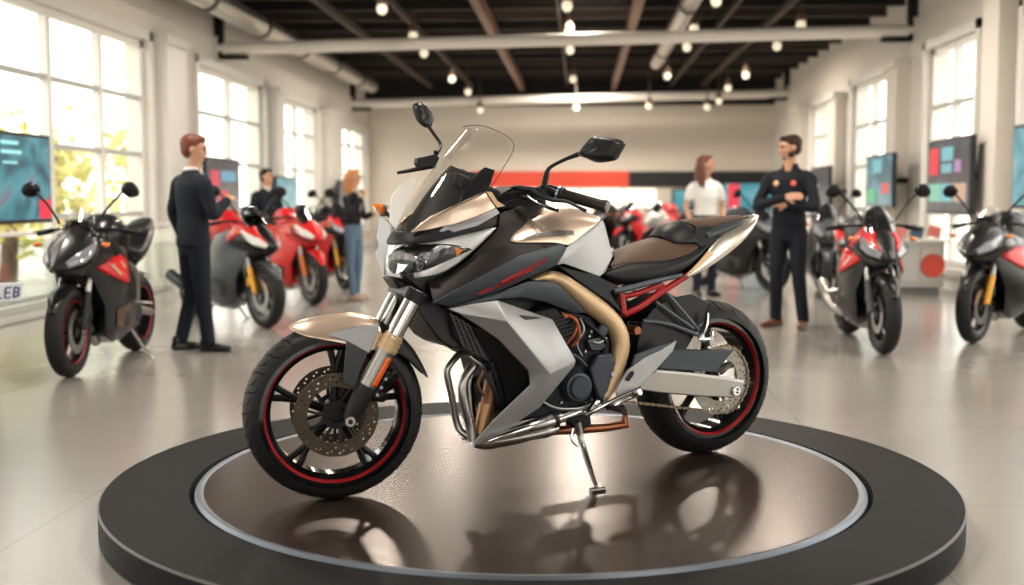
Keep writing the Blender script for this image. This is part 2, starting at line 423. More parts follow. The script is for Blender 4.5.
# lens housing and optics, near and far lamp
def nosey(q, e): # push outwards (forward and to the side)
    return q+Vector((.5*e, .8*e, 0))
for s in (1, -1):
    def S(u, v, y):
        q = P(u, v, y); return Vector((q.x, q.y*s, q.z))
    def sheet(pts, e, th):
        rowsA = [Vector(q) for q in pts]
        dv = Vector((.6, .8*s, 0)).normalized()
        return plate_bm([q+dv*e for q in rowsA], -dv*th)
    hsr = [[S(389, 254, .03), S(400, 245, .09), S(414, 243, .115), S(430, 244, .137), S(444, 243, .152), S(458, 245, .163), S(472, 249, .172)],
                  [S(388, 262, .03), S(399, 258, .095), S(413, 259, .12), S(429, 258, .142), S(443, 254, .155), S(457, 252, .165), S(472, 249.2, .172)],
                  [S(389, 273, .03), S(399, 275, .09), S(412, 274, .118), S(427, 271, .138), S(440, 264, .152), S(456, 257, .164), S(472, 249.4, .172)]]
    hs = grid_bm([r if s == 1 else r[2:] for r in hsr])
    shell_fix(hs, Vector((1, s, 0)))
    hz = part('headlight_housing', hs, M_BLACKG, head, solid=.01, off=1, sub=1)
    dv = Vector((.6, .8*s, 0)).normalized()
    # projector, reflectors, amber lamp
    c = S(421, 263, .13)+dv*.014
    rot = Vector((0, 0, 1)).rotation_difference(Vector((.8, .6*s, 0)).normalized()).to_matrix()
    part('projector_lens', ellipsoid_bm(c, (.020, .020, .014), rot), mat('projector glass', (.05, .06, .08), .05, metal=.3, coat=1), hz)
    ring = bmesh.new(); lathe_bm([(.021, 0), (.027, .006), (.028, -.002), (.022, -.004)], Matrix.Translation(c) @ (Vector((0, 1, 0)).rotation_difference(Vector((.8, .6*s, 0)).normalized()).to_matrix().to_4x4()), 24, ring, closed=True)
    part('projector_ring', ring, M_CHROME, hz)
    if s == 1: part('upper_reflector', plate_bm([S(389, 255, .05)+dv*.03, S(400, 250, .09)+dv*.02, S(413, 254, .12)+dv*.014, S(419, 258, .13)+dv*.014, S(416, 262, .125)+dv*.014, S(404, 259, .1)+dv*.016, S(392, 259, .06)+dv*.026], -dv*.008), M_CHROME, hz, bev=.002)
    if s == 1: part('lower_reflector', plate_bm([S(399, 263, .09)+dv*.018, S(410, 264, .115)+dv*.014, S(404, 271, .1)+dv*.016, S(397, 275, .09)+dv*.018], -dv*.008), M_CHROME, hz, bev=.002)
    part('side_reflector', plate_bm([S(433, 249, .142)+dv*.012, S(441, 244, .15)+dv*.012, S(456, 247, .162)+dv*.01, S(457, 254, .163)+dv*.01, S(443, 262, .152)+dv*.012, S(436, 259, .145)+dv*.012], -dv*.01), mat('frosted reflector', (.55, .55, .54), .25, metal=.9), hz, bev=.003)
    part('front_indicator', plate_bm([S(455, 247, .162)+dv*.012, S(472.5, 249, .172)+dv*.006, S(457, 256, .164)+dv*.012, S(457, 251, .164)+dv*.014], -dv*.01), M_AMBER, hz, bev=.002)
    cvr = [[S(388, 251, .03)+dv*.03, S(400, 243, .09)+dv*.022, S(414, 241, .115)+dv*.022, S(430, 242, .137)+dv*.02, S(444, 242, .152)+dv*.018, S(458, 245, .163)+dv*.014, S(473, 249, .172)+dv*.006],
                  [S(386, 262, .03)+dv*.035, S(399, 258, .095)+dv*.03, S(413, 259, .12)+dv*.028, S(429, 258, .142)+dv*.026, S(443, 254, .155)+dv*.02, S(457, 252, .165)+dv*.015, S(473, 249.2, .172)+dv*.006],
                  [S(388, 275, .03)+dv*.03, S(399, 277, .09)+dv*.022, S(412, 276, .118)+dv*.022, S(427, 272, .138)+dv*.02, S(440, 265, .152)+dv*.018, S(456, 257.5, .164)+dv*.014, S(473, 249.4, .172)+dv*.006]]
    cv = grid_bm([r if s == 1 else r[2:] for r in cvr])
    part('headlight_lens', shell_fix(cv, Vector((1, s, 0))), M_LENS, hz, sub=2, solid=.002)
    # indicator stalk
tag_ind = 0
# ---- black brow over the headlights
brow_t = [(394, 229, 0), (404, 231, .06), (416, 231, .10), (434, 226, .135), (452, 222, .15), (476, 216, .155), (500, 211, .155)]
brow_b = [(387, 246.5, 0), (401, 243, .09), (416, 243, .122), (432, 242.5, .143), (446, 239.5, .157), (472, 231.8, .170), (499, 227.5, .187)]
brow = part('headlight_brow', shell_fix(grid_bm([symrow(brow_t), symrow([(389, 235, 0), (402, 236, .075), (417, 236, .106), (432, 233, .134), (449, 229, .15), (474, 224, .162), (500, 219, .17)]), symrow(brow_b)]), Vector((1, 0, 0))), M_BLACKM, solid=.006, sub=1)

# ---- champagne cowl panels each side under the screen
def cowl():
    v = dict(a=P(411, 231.5, .105), b=P(430, 217, .12), c=P(452, 207, .14), d=P(485, 192, .15), e=P(496, 208, .165), f=P(476, 217, .160), g=P(454, 224.5, .152), h=P(445, 226, .148), i=P(428, 229.5, .13),
             A=P(411, 231.5, .098), B=P(430, 216, .108), C=P(452, 206, .12), D=P(485, 191, .13))
    bm = faces_bm(v, ['abi', 'bchi', 'cgh', 'cdfg', 'def', 'aABb', 'bBCc', 'cCDd'])
    return shell_fix(bm, Vector((.2, 1, .3)))
both('cowl_panel', cowl, M_CHAMP, solid=.006, bev=.003)
def cowl2():
    v = dict(a=P(433, 237, .132), b=P(445, 226, .150), c=P(454, 224.8, .154), d=P(476, 217.2, .162), e=P(496.5, 208.2, .167), f=P(500, 213, .17), g=P(478, 226, .17), h=P(456, 232, .158), i=P(440, 236.5, .142))
    return shell_fix(faces_bm(v, ['abchi', 'cdgh', 'defg']), Vector((.2, 1, 0)))
both('cowl_lower_panel', cowl2, M_SILVERD, solid=.005, bev=.002)
# far side pale wing seen past the screen
def wing():
    q = [P(389, 222, -.10), P(391, 196, -.15), P(400, 186, -.17), P(416, 176, -.19), P(413, 190, -.14), P(405, 207, -.09), P(396, 229, -.04)]
    return plate_bm([Vector((p.x, abs(p.y), p.z)) for p in q], (0, -.006, 0))
part('cowl_wing', flipm(wing()), mat('pale silver paint', (.78, .76, .73), .25, metal=.3, coat=.4), bev=.002)
def cheek():
    q = [P(388, 216, -.13), P(383, 238, -.125), P(380, 246, -.12), P(384, 254, -.12), P(391, 275, -.09), P(400, 270, -.05), P(402, 255, -.045), P(401, 240, -.045), P(398, 225, -.07)]
    return plate_bm([Vector((p.x+.03, abs(p.y)+.012, p.z)) for p in q], (-.02, -.01, 0))
part('nose_cheek', flipm(cheek()), M_SILVER, bev=.004)

# ---- windscreen (clear) and black inner surround
sc_rows = [
 [(396, 231, -.02), (396.5, 232, 0), (401, 232, .05), (411, 231.5, .098)],
 [(405, 203, -.06), (404, 206, 0), (424, 209, .10), (453, 207.5, .142)],
 [(417, 180, -.08), (418, 180, 0), (446, 187, .115), (487, 190.5, .156)],
 [(437, 154, -.08), (438, 154, 0), (466, 160, .11), (504, 167, .150)],
 [(452, 136, -.07), (454, 136, 0), (480, 142, .095), (514, 148, .132)],
 [(462, 127, -.05), (464, 126.5, 0), (484, 126, .075), (508, 137, .115)]]
rows = []
for r in sc_rows:
    q = [P(*p) for p in r]; c, n1, n2 = q[1], q[2], q[3]
    c = Vector((c.x, 0, c.z))
    rows.append([Vector((n2.x, -n2.y, n2.z)), Vector((n1.x, -n1.y, n1.z)), c, n1, n2])
part('windscreen', shell_fix(grid_bm(rows), Vector((1, 0, 0))), M_SCREEN, solid=.003, sub=3)
WS = bpy.data.objects['windscreen']
edge = [rows[5][j] for j in range(1, 4)]+[rows[i][4] for i in range(5, -1, -1)]
tube('screen_edge', [q+Vector((.001, 0, 0)) for q in edge], .0016, mat('dark screen edge', (.06, .055, .05), .3), WS, seg=6, smoothn=6)
# dark inner surround: trough behind the screen
inn = [[(398, 231, 0), (403, 232, .04), (412, 231, .085)], [(408, 206, 0), (426, 211, .07), (451, 208.5, .118)], [(423, 181, 0), (448, 188, .08), (486, 192, .132)], [(441, 159, 0), (462, 173, .06), (493, 171, .125)]]
rr = []
for r in inn:
    q = [P(*p) for p in r]
    rr.append([Vector((p.x-.02, -p.y, p.z)) for p in (q[2], q[1])]+[Vector((p.x-.02, p.y, p.z)) for p in q])
part('screen_surround', shell_fix(grid_bm(rr), Vector((1, 0, 0))), M_BLACKM, solid=.006, sub=2)
for s in (1, -1):
    o_ = [P(462, 190, .10), P(472, 176, .105), P(483, 167, .115), P(493, 170, .13), P(486, 190, .14), P(455, 206, .125)]
    o_ = [Vector((q.x-.01, q.y*s, q.z)) for q in o_]
    part('screen_bracket', plate_bm(o_, (0, -.012*s, 0)), mat('dark smoke plastic', (.03, .033, .038), .3), bev=.003)
dash = plate_bm([P(455, 184, .09), P(458, 172, .09), P(500, 190, .09), P(510, 204, .09), P(470, 206, .09)], (0, -.18, 0))
part('dashboard', dash, M_BLACKM, bev=.01)

# ---- black slab added so the gaps between the panels read dark
core_o = [P(400, 240, 0), P(440, 214, 0), P(500, 210, 0), P(545, 214, 0), P(570, 235, 0), P(575, 270, 0), P(615, 292, 0), P(600, 345, 0), P(590, 400, 0), P(520, 415, 0), P(500, 360, 0), P(440, 330, 0), P(410, 290, 0), P(392, 275, 0)]
part('gap_filler', plate_bm([q+Vector((0, .11, 0)) for q in core_o], (0, -.22, 0)), M_BLACK, bev=.01)
# ---- black side fairing
def fairing():
    v = dict(a=P(428, 281, .125), b=P(446, 276.5, .145), c=P(470, 258.5, .165), d=P(499, 227.5, .182), e=P(500, 213, .165), f=P(520, 206, .14), g=P(547, 205, .10),
             h=P(511, 243, .20), i=P(530, 217, .155), j=P(433, 302, .19), k=P(480, 277, .235), l=P(520, 256, .24), m=P(560, 244, .222), r=P(470, 268, .19), s=P(500, 248, .195))
    bm = faces_bm(v, ['abj', 'brj', 'rkj', 'bcr', 'csr', 'rslk', 'cdhs', 'shl', 'hml', 'dih', 'deif', 'fgi'][:10]+['def', 'dfi', 'fgi'])
    return shell_fix(bm, Vector((0, 1, 0)))
sf = both('side_fairing', fairing, mat('dark brown-black paint', (.024, .019, .017), .48, spec=.3), solid=.006, bev=.004)
def gpanel():
    v = dict(j=P(432, 303, .192), k=P(480, 277, .237), l=P(520, 256, .242), m=P(561, 243.6, .224), n=P(567, 248, .222), o=P(556, 265.5, .222), p=P(500, 291, .222), q=P(450, 306.5, .20))
    return shell_fix(faces_bm(v, ['jkpq', 'klop', 'lmno']), Vector((0, 1, 0)))
gp = both('graphic_panel', gpanel, M_SLATE, solid=.006, bev=.004)
# red stripes and lettering on the panel
def gy(u, v):  # lateral offset of the lower panel face
    t = max(0, min(1, (u-450)/50)); y = .196+t*.028
    return y+.008
def mark(pts, par):
    q = [P(u, v, gy(u, v)) for u, v in pts]
    return q
bm = bmesh.new()
def strip(p):
    q = [P(u, v, gy(u, v)) for u, v in p]; plate_bm(q, (0, -.004, 0), bm)
strip([(477, 294), (505, 279), (532, 265.5), (532.5, 267), (506, 281), (478, 294.8)])
strip([(481, 293.6), (506, 282), (533, 268.5), (533.5, 270), (507, 283.6), (482, 294.4)])
strip([(500, 281.6), (520, 271), (524, 269), (524, 272), (503, 283)])
for x0 in (525, 529.5, 534, 538.5, 542):
    y0 = 271-(x0-525)*.56
    strip([(x0, y0+1.6), (x0+2.6, y0-4.4), (x0+4.0, y0-5.0), (x0+1.6, y0+.9)])
    strip([(x0+1, y0-.6), (x0+4.6, y0-2.6), (x0+4.8, y0-1.5), (x0+1.2, y0+.6)])
strip([(536, 265.5), (546.8, 258.2), (545.6, 261), (537, 266.6)])
part('red_lettering', bm, M_REDL, gp[0], smooth=False)
# lower dark duct
def duct():
    v = dict(a=P(446, 308, .19), b=P(500, 291.5, .21), c=P(529, 281.5, .22), d=P(554, 281.5, .215), e=P(563, 288, .21), f=P(587, 313, .19), g=P(575, 313.5, .19), h=P(545, 302, .205), i=P(523, 297.5, .215), j=P(500, 299, .215), k=P(474, 303.5, .205))
    return shell_fix(faces_bm(v, ['abjk', 'bcij', 'cdhi', 'dehg', 'efg'][:3]+['deh', 'egh', 'efg']), Vector((0, 1, 0)))
both('side_duct', duct, M_SLATE, solid=.02, bev=.003)

# ---- silver chevron panels
def chev(tip=.12):
    v = dict(T=P(448, 309, .205), A=P(475, 303, .225), B=P(497, 300, .24), C=P(553, 319.5, .225), D=P(576, 360, .235), d=P(574.5, 366, .232), E=P(550, 374, .275), F=P(507, 321, .285), G=P(459, 313.5, .215),
             H=P(479, 326.5, .215), I=P(498, 339.5, .225), J=P(528.5, 371, .24), K=P(539, 381, .25), L=P(530, 385, .238), M=P(495, 419, tip+.04), N=P(471, 446, tip), O=P(486, 443.5, tip+.005), Q=P(540, 407.5, .215), R=P(533, 398, .235))
    bm = faces_bm(v, ['TAG', 'ABFG', 'BCF', 'CDEF', 'GFIH', 'FEJI', 'EKJ', 'JKL', 'DdE', 'EdQ', 'EQRK', 'KRL', 'RML', 'RQOM', 'MON'])
    return shell_fix(bm, Vector((0, 1, 0)))
ch = (part('side_panel', chev(), M_SILVER, solid=.008, bev=.005), part('side_panel', flipm(chev(.05)), M_SILVER, solid=.008, bev=.005))
part('panel_vent', plate_bm([P(520, 315, .262), P(542, 317.5, .243), P(526, 319.8, .262)], (0, -.004, 0)), M_BLACK, ch[0])
# black inner liner behind chevron
def liner():
    q = [P(473, 328, .19), P(479, 326, .2), P(500, 341, .2), P(529, 373, .2), P(529, 384, .2), P(508, 402, .17), P(498, 366, .17), P(487, 356, .17)]
    return plate_bm(q, (0, -.03, 0))
both('side_liner', liner, M_BLACK, bev=.003)

# ---- radiator
def rad_pts(dy):
    return [P(421, 314, .14), P(448, 311, .17), P(474, 328, .17), P(490, 362, .15), P(464, 348, .14), P(451, 348, .13), P(440, 341, .13)]
q = rad_pts(0)
# grille block spans the bike's width
shroud = plate_bm([P(425, 296, .12), P(448, 310, .14), P(464, 349, .14), P(451, 348, .14), P(440, 341, .14), P(421, 315, .14), P(414, 300, .13)], (0, -.27, 0))
part('radiator_shroud', shroud, M_BLACK, bev=.006)
core = plate_bm([P(449, 312, .165), P(474, 328, .17), P(488, 356, .165), P(491, 363, .16), P(464, 347, .155), P(454, 336, .155)], (0, -.33, 0))
rad = part('radiator', core, M_BLACKM, bev=.002)
bm = bmesh.new()
A0, A1, B0, B1 = P(450, 314, .17), P(462, 346, .16), P(473, 328, .175), P(489, 360, .166)
for i in range(14):
    t = i/13; a = A0.lerp(A1, t); b = B0.lerp(B1, t); pp = []
    for k in range(9):
        q = a.lerp(b, k/8); q.z += .004*(-1)**k; q.y += .003; pp.append(q)
    tube_bm(pp, .0016, seg=5, bm=bm, smoothn=1)
part('radiator_fins', bm, mat('radiator fin', (.24, .24, .25), .4, metal=.6), rad)
part('headstock_cover', plate_bm([P(392, 278, .06), P(420, 281, .06), P(434, 303, .06), P(448, 312, .06), P(425, 316, .06), P(405, 298, .06), P(396, 284, .06)], (0, -.12, 0)), M_BLACK, bev=.01)

# ---- exhaust headers
for nm, pts, r in (('exhaust_header', [P(472, 350, .0), P(460, 354, .01), P(450, 364.5, .02), P(447, 373, .02), P(450.5, 391, .02), P(456.5, 422, .02), P(461, 431, .03), P(470, 437, .05)], .0135),
                   ('exhaust_header', [P(482, 355, .05), P(473, 366, .08), P(464, 380, .085), P(462.5, 393, .085), P(466.5, 412, .085), P(470.5, 427, .085), P(473, 441, .09)], .019),
                   ('exhaust_header', [P(488, 352, -.05), P(478, 366, -.06), P(470, 380, -.06), P(470, 396, -.06), P(473, 420, -.05), P(478, 436, .0)], .017),
                   ('exhaust_header', [P(486, 352, -.12), P(474, 362, -.13), P(466, 378, -.13), P(468, 400, -.12), P(474, 432, -.05)], .014)):
    tube(nm, pts, r, M_STEEL, BIKE, seg=16)
tube('exhaust_collector', [P(473, 441, .09), P(487, 441, .07), P(520, 434, .06), P(545, 426, .05)], [.02, .034, .038, .03], M_STEEL, BIKE, seg=18)
# muffler: twin lobed silver can
q1 = tube('muffler', [P(488, 441, .15), P(507, 434, .16), P(531, 426.5, .165), P(555, 419.5, .16)], [.006, .016, .024, .027], M_CHROME, BIKE, seg=20)
tube('muffler_lower_lobe', [P(492, 442.5, .13), P(522, 437, .14), P(545, 431.5, .145), P(557, 427.5, .145)], [.006, .017, .026, .018], M_STEEL, q1, seg=20)
tube('muffler_band', [P(553, 420.5, .16), P(556.5, 419.3, .16)], .032, M_BLACKM, q1, seg=20)
tube('tail_pipe', [P(555, 419.8, .16), P(570, 414.5, .16), P(582, 411.5, .16), P(590, 413, .155)], [.021, .019, .017, .014], M_CHROME, BIKE, seg=16)
tube('copper_pipe', [P(548, 431, .02), P(575, 429.5, .02), P(605, 427.5, .02), P(627, 424, .02)], [.019, .019, .018, .017], M_COPPER, BIKE, seg=16)
tube('copper_outlet', [P(624, 423, .03), P(625, 414, .03), P(621, 407, .04)], [.017, .012, .014], M_COPPER, BIKE, seg=14)

# ---- engine
eng = plate_bm([P(490, 362, .15), P(507, 330, .15), P(545, 303, .15), P(590, 314, .15), P(612, 340, .15), P(606, 385, .15), P(598, 406, .15), P(572, 414, .15), P(530, 420, .15), P(505, 425, .15), P(500, 400, .15)], (0, -.3, 0))
E_ = part('engine', eng, M_ENGINE, bev=.012)
ay = Matrix.Rotation(0, 4, 'X')
def cyl(name, c, r, w, m, par=None, prof=None, seg=40):
    prof = prof or [(0, w), (r*.82, w), (r*.92, w-.004), (r, w-.012), (r, -.02)]
    return part(name, lathe_bm(prof, Matrix.Translation(c), seg), m, par or BIKE, angle=40)
cc = P(575, 386, .15)
cyl('clutch_cover', cc, .062, .045, M_ENGL, E_, [(0, .05), (.040, .05), (.044, .046), (.046, .038), (.056, .036), (.062, .026), (.064, -.02)])
part('engine_side_cover', plate_bm([P(586, 368, .15), P(594, 354, .15), P(607, 352, .15), P(612, 361, .15), P(604, 390, .15), P(596, 400, .15), P(590, 385, .15)], (0, .035, 0)), M_ENGL, E_, bev=.008)
part('cylinder_head', plate_bm([P(532, 312, .17), P(556, 306, .17), P(566, 318, .17), P(572, 345, .17), P(545, 352, .17)], (0, -.34, 0)), M_BLACKM, E_, bev=.008)
bm = bmesh.new()
for i in range(7):
    t = i/6; tube_bm([P(552+t*12, 318+t*22, .177), P(566+t*9, 314+t*22, .177)], .0035, seg=6, bm=bm)
part('cooling_fins', bm, M_BLACKM, E_)
for u, v in ((545, 395), (560, 402), (584, 402), (590, 399), (594, 345), (588, 336), (578, 352), (584, 351), (600, 348), (598, 384), (556, 408), (530, 408), (590, 331)):
    part('engine_bolt', lathe_bm([(0, .014), (.005, .014), (.006, .01), (.006, -.01)], Matrix.Translation(P(u, v, .15)), 12), M_STEEL, E_)
for pl, r_, m_ in (([P(585, 322, .16), P(596, 330, .175), P(606, 342, .17), P(604, 352, .16)], .008, M_BLACKM), ([P(556, 356, .16), P(566, 352, .18), P(578, 358, .178), P(586, 366, .17)], .007, M_ENGL),
                   ([P(540, 400, .16), P(556, 408, .17), P(580, 408, .17), P(596, 402, .16)], .006, M_STEEL), ([P(590, 340, .165), P(598, 343, .175), P(606, 338, .165)], .006, M_STEEL)):
    tube('engine_pipe', pl, r_, m_, E_)
part('engine_side_cover', plate_bm([P(584, 340, .15), P(598, 336, .15), P(604, 346, .15), P(596, 351, .15), P(588, 350, .15)], (0, .025, 0)), M_ENGL, E_, bev=.006)
part('starter_cover', lathe_bm([(0, .03), (.018, .03), (.024, .024), (.024, -.02)], Matrix.Translation(P(600, 330, .15)), 24), M_ENGL, E_)
tube('coolant_hose', [P(563, 315, .16), P(572, 317, .185), P(578, 325, .185), P(579, 338, .18), P(572, 346, .16)], .006, mat('orange brown hose', (.42, .09, .03), .4), E_)
tube('coolant_hose', [P(567, 314, .15), P(577, 320, .17), P(575, 333, .185), P(567, 343, .17)], .005, mat('orange brown hose', (.42, .09, .03), .4), E_)
tube('wiring_loom', [P(580, 318, .16), P(584, 330, .175), P(577, 344, .17), P(582, 356, .165)], .004, M_STEEL, E_)
part('hose_clamp', plate_bm([P(562, 312, .18), P(575, 317, .18), P(565, 318, .18)], (0, -.01, 0)), mat('orange brown hose', (.42, .09, .03), .4), E_)
tube('crank_case_tube', [P(495, 364, .05), P(492, 385, .06), P(488, 405, .07)], [.035, .033, .03], M_BROWNM, E_, seg=18)
tube('oil_filter', [P(487, 404, .07), P(481, 434, .075)], [.033, .03], mat('tan bronze can', (.36, .20, .10), .35, metal=.6), E_, seg=24)
tube('oil_line', [P(479, 358, .1), P(483, 372, .1), P(478, 384, .1), P(484, 396, .1)], .006, M_BROWNM, E_)
tube('oil_line', [P(470, 356, .09), P(480, 364, .11), P(487, 371, .1)], .008, M_STEEL, E_)

# ---- gold frame spar
outer = [(530, 278.5, .19), (554.5, 267.5, .20), (570, 275.5, .20), (588, 288, .195), (609, 302, .18), (625, 318, .165), (633, 336, .16), (631, 357, .16), (625, 373, .16), (617, 391, .16), (609, 402, .16)]
innr = [(533, 281.5, .205), (554.5, 281.2, .215), (564, 289, .21), (577, 301, .205), (589, 314, .195), (604, 322, .185), (616, 337, .18), (617.5, 350, .18), (613, 366, .18), (605, 388, .18), (600, 400, .18)]
def spar():
    A = [P(*p) for p in outer]; B = [P(*p) for p in innr]; C = [(a.lerp(b, .5)+Vector((0, .016, 0))) for a, b in zip(A, B)]
    A2 = [a-Vector((0, .04, 0)) for a in A]; B2 = [b-Vector((0, .05, 0)) for b in B]
    return shell_fix(grid_bm([A2, A, C, B, B2]), Vector((0, 1, 0)))
sp = both('frame_spar', spar, M_GOLD, solid=.008, sub=1)
for u, v in ((612, 374), (604, 399)):
    cyl('frame_bolt', P(u, v, .18), .013, .012, M_STEEL, sp[0], seg=20)
def infill():
    q = [P(556.5, 265, .178), P(600, 277, .178), P(620, 287.5, .165), P(610, 292, .165), P(622, 313, .15), P(609, 302, .165), P(588, 288, .178), P(570, 275, .18)]
    return plate_bm(q, (0, -.03, 0))
both('frame_cover', infill, mat('dark slate plastic', (.035, .041, .05), .4, metal=.2), bev=.004)

# ---- tank
trow_b = [(509.5, 241.5, .198), (521, 243, .208), (541, 243, .21), (561, 242.8, .205), (568, 247.5, .198)]
trow_r = [(511, 238, .192), (523, 236, .197), (542, 232, .197), (562, 233, .19), (579, 239.5, .17)]
trow_s = [(513, 233, .185), (525, 229, .182), (543, 224, .18), (566, 223, .17), (590, 230.5, .14)]
trow_m = [(519, 224, .15), (533, 214, .14), (546, 210, .13), (572, 209, .12), (604.5, 220.5, .094)]
def T0(p): return P(*p)
ctr = [P(527, 212, 0), P(541, 206, 0), P(550, 203.5, 0), P(570, 203.5, 0), P(600, 214, 0)]
ns = [[T0(p) for p in r] for r in (trow_b, trow_r, trow_s, trow_m)]
fullr = ns+[ctr]+[[Vector((q.x, -q.y, q.z)) for q in r] for r in ns[::-1]]
tank = part('fuel_tank', shell_fix(grid_bm(fullr), Vector((0, 0, 1))), M_CHAMP, solid=.006, sub=2)
def tside():
    v = dict(a=P(567, 247.5, .198), b=P(603, 220.5, .094), c=P(556.5, 265.5, .19), d=P(564, 263.5, .192), e=P(600, 276.5, .165), f=P(605, 271, .158), g=P(613, 256, .115), h=P(604.5, 224, .088), i=P(561, 243, .203))
    return shell_fix(faces_bm(v, ['abdc', 'bhd', 'hged', 'gfe']), Vector((0, 1, 0)))
both('tank_side_panel', tside, M_SILVER, tank, solid=.006, bev=.003)
# rear face of the tank
bq = [P(603, 220.5, .094), P(604.5, 224, .088), P(613, 256, .115)]
rows = [[Vector((q.x, q.y*s, q.z)) for s in (1, .5, 0, -.5, -1)] for q in bq]
rows = [[P(597, 213, 0)*1.0 if k == 2 else r for k, r in enumerate(rows[0])]]+rows
part('tank_rear_face', shell_fix(grid_bm(rows[1:]), Vector((-1, 0, .3))), M_SILVERD, tank, solid=.004)
def tcre():
    return plate_bm([P(520, 239, .214), P(540, 232.5, .207), (P(558, 230, .203)), P(574, 230.5, .188), P(574.5, 235, .2), P(548, 235.5, .214)], (0, -.006, 0))
both('tank_recess_shade', tcre, mat('recess shade grey', (.25, .24, .23), .4, metal=.6), tank, bev=.003)  # raised plate; the recess shade is put into its grey colour

# ---- seat
def seat_rows(st):
    out = []
    for s in st: out.append([P(*p) for p in s])
    return out
rs = seat_rows([
 [(614, 254, 0), (613, 258, .06), (604, 269, .115), (602, 276, .13)],
 [(632, 245, 0), (634, 250, .08), (630, 260, .13), (621, 286, .145)],
 [(644, 239, 0), (650, 245, .09), (658, 262, .15), (654, 282, .16)],
 [(654, 235, 0), (664, 242, .09), (682, 258, .15), (682, 274, .15)],
 [(668, 233, 0), (680, 241, .085), (698, 249, .125), (700, 259, .13)],
 [(680, 234, 0), (690, 240, .06), (704, 243, .095), (708, 247, .105)]])
def symst(rows, a, b, th=0):
    out = []
    for r in rows:
        seg = r[a:b]; out.append([Vector((q.x, -q.y, q.z)) for q in seg[::-1] if abs(q.y) > 1e-4]+seg)
    return out
seat = part('rider_seat', shell_fix(grid_bm(symst(rs, 0, 3)), Vector((0, 0, 1))), M_SEATT, sub=2, solid=.02)
def sside(rows, a, b, inn=.05):
    def f():
        out = []
        for r in rows:
            x = [q.copy() for q in r[a:b]]; l = x[-1]; m = x[0].lerp(l, .55)+Vector((0, .018, 0)); x = [x[0], m, l, l-Vector((0, inn, .01))]; out.append(x)
        return shell_fix(grid_bm(out), Vector((0, 1, 0)))
    return f
both('seat_side', sside(rs, 2, 4), M_SEATB, seat, sub=2, solid=.01)
ps = seat_rows([
 [(652, 234, 0), (660, 236, .05), (672, 241, .09), (676, 243, .10)],
 [(663, 222, 0), (672, 226, .06), (688, 236, .10), (690, 244, .11)],
 [(675, 218.5, 0), (688, 221, .06), (701, 230, .09), (705, 243, .105)]])
hump = part('passenger_seat', shell_fix(grid_bm(symst(ps, 0, 4)), Vector((0, 0, 1))), M_SEATB, sub=2, solid=.02)
pq = seat_rows([
 [(675, 218.5, 0), (688, 221, .06), (703, 230, .088), (707, 242, .105)],
 [(700, 217, 0), (708, 220.5, .06), (715, 225, .085), (718, 237, .10)],
 [(722, 215.5, 0), (729, 217.5, .05), (734, 220, .066), (735, 229, .08)],
 [(741, 214, 0), (744, 214.8, .03), (746.5, 217, .045), (746, 222, .055)]])
part('passenger_seat_top', shell_fix(grid_bm(symst(pq, 0, 3)), Vector((0, 0, 1))), M_SEATT, hump, sub=2, solid=.015)
both('passenger_seat_side', sside(pq, 2, 4, .03), M_SLATE, hump, sub=1, solid=.008)
# ---- tail
def tail():
    A = [P(684, 276.5, .14), P(700, 262, .135), P(709, 247.5, .12), P(717, 237.5, .11), P(732, 229, .09), P(746, 221, .06), P(750, 213.5, .0)]
    B = [P(686, 278.5, .142), P(703, 271.5, .142), P(720, 260.5, .135), P(737, 248, .118), P(749, 237, .10), P(757.5, 225, .075), P(760, 213.5, .0)]
    C = [(a.lerp(b, .5)+Vector((0, .006, 0))) for a, b in zip(A, B)]; C[-1] = A[-1].lerp(B[-1], .5)
    D = [b-Vector((0, .03, .012)) for b in B]; D[-1] = B[-1]-Vector((0, 0, .01))
    return shell_fix(grid_bm([A, C, B, D]), Vector((0, 1, 0)))
tl = both('tail_fairing', tail, mat('pale champagne paint', (.66, .60, .52), .26, metal=.75, coat=.4), solid=.006, sub=1)
def tailgold():
    return plate_bm([P(684.5, 276.5, .146), P(697, 264, .143), P(709, 250, .128), P(714, 254, .136), P(700, 267, .146)], (0, -.006, 0))
both('tail_gold_insert', tailgold, M_GOLD, tl[0], bev=.001)
part('tail_underside', plate_bm([P(684, 279, .12), P(700, 271.5, .12), P(716, 260.5, .115), P(732, 249, .095), P(728, 240, .09), P(700, 255, .11)], (0, -.22, 0)), M_BLACK, bev=.004)
0 and part('tail_lamp', plate_bm([P(752, 228, .03), P(757, 216, .03), P(755, 214, .03), P(748, 226, .03)], (0, -.06, 0)), M_RED, tl[0], bev=.003)
part('seat_block', plate_bm([P(692, 240, .095), P(697, 227, .09), P(712, 226, .092), P(717, 237, .103), P(712, 246, .118), P(704, 250, .115)], (0, -.2, 0)), M_BLACK, bev=.003)

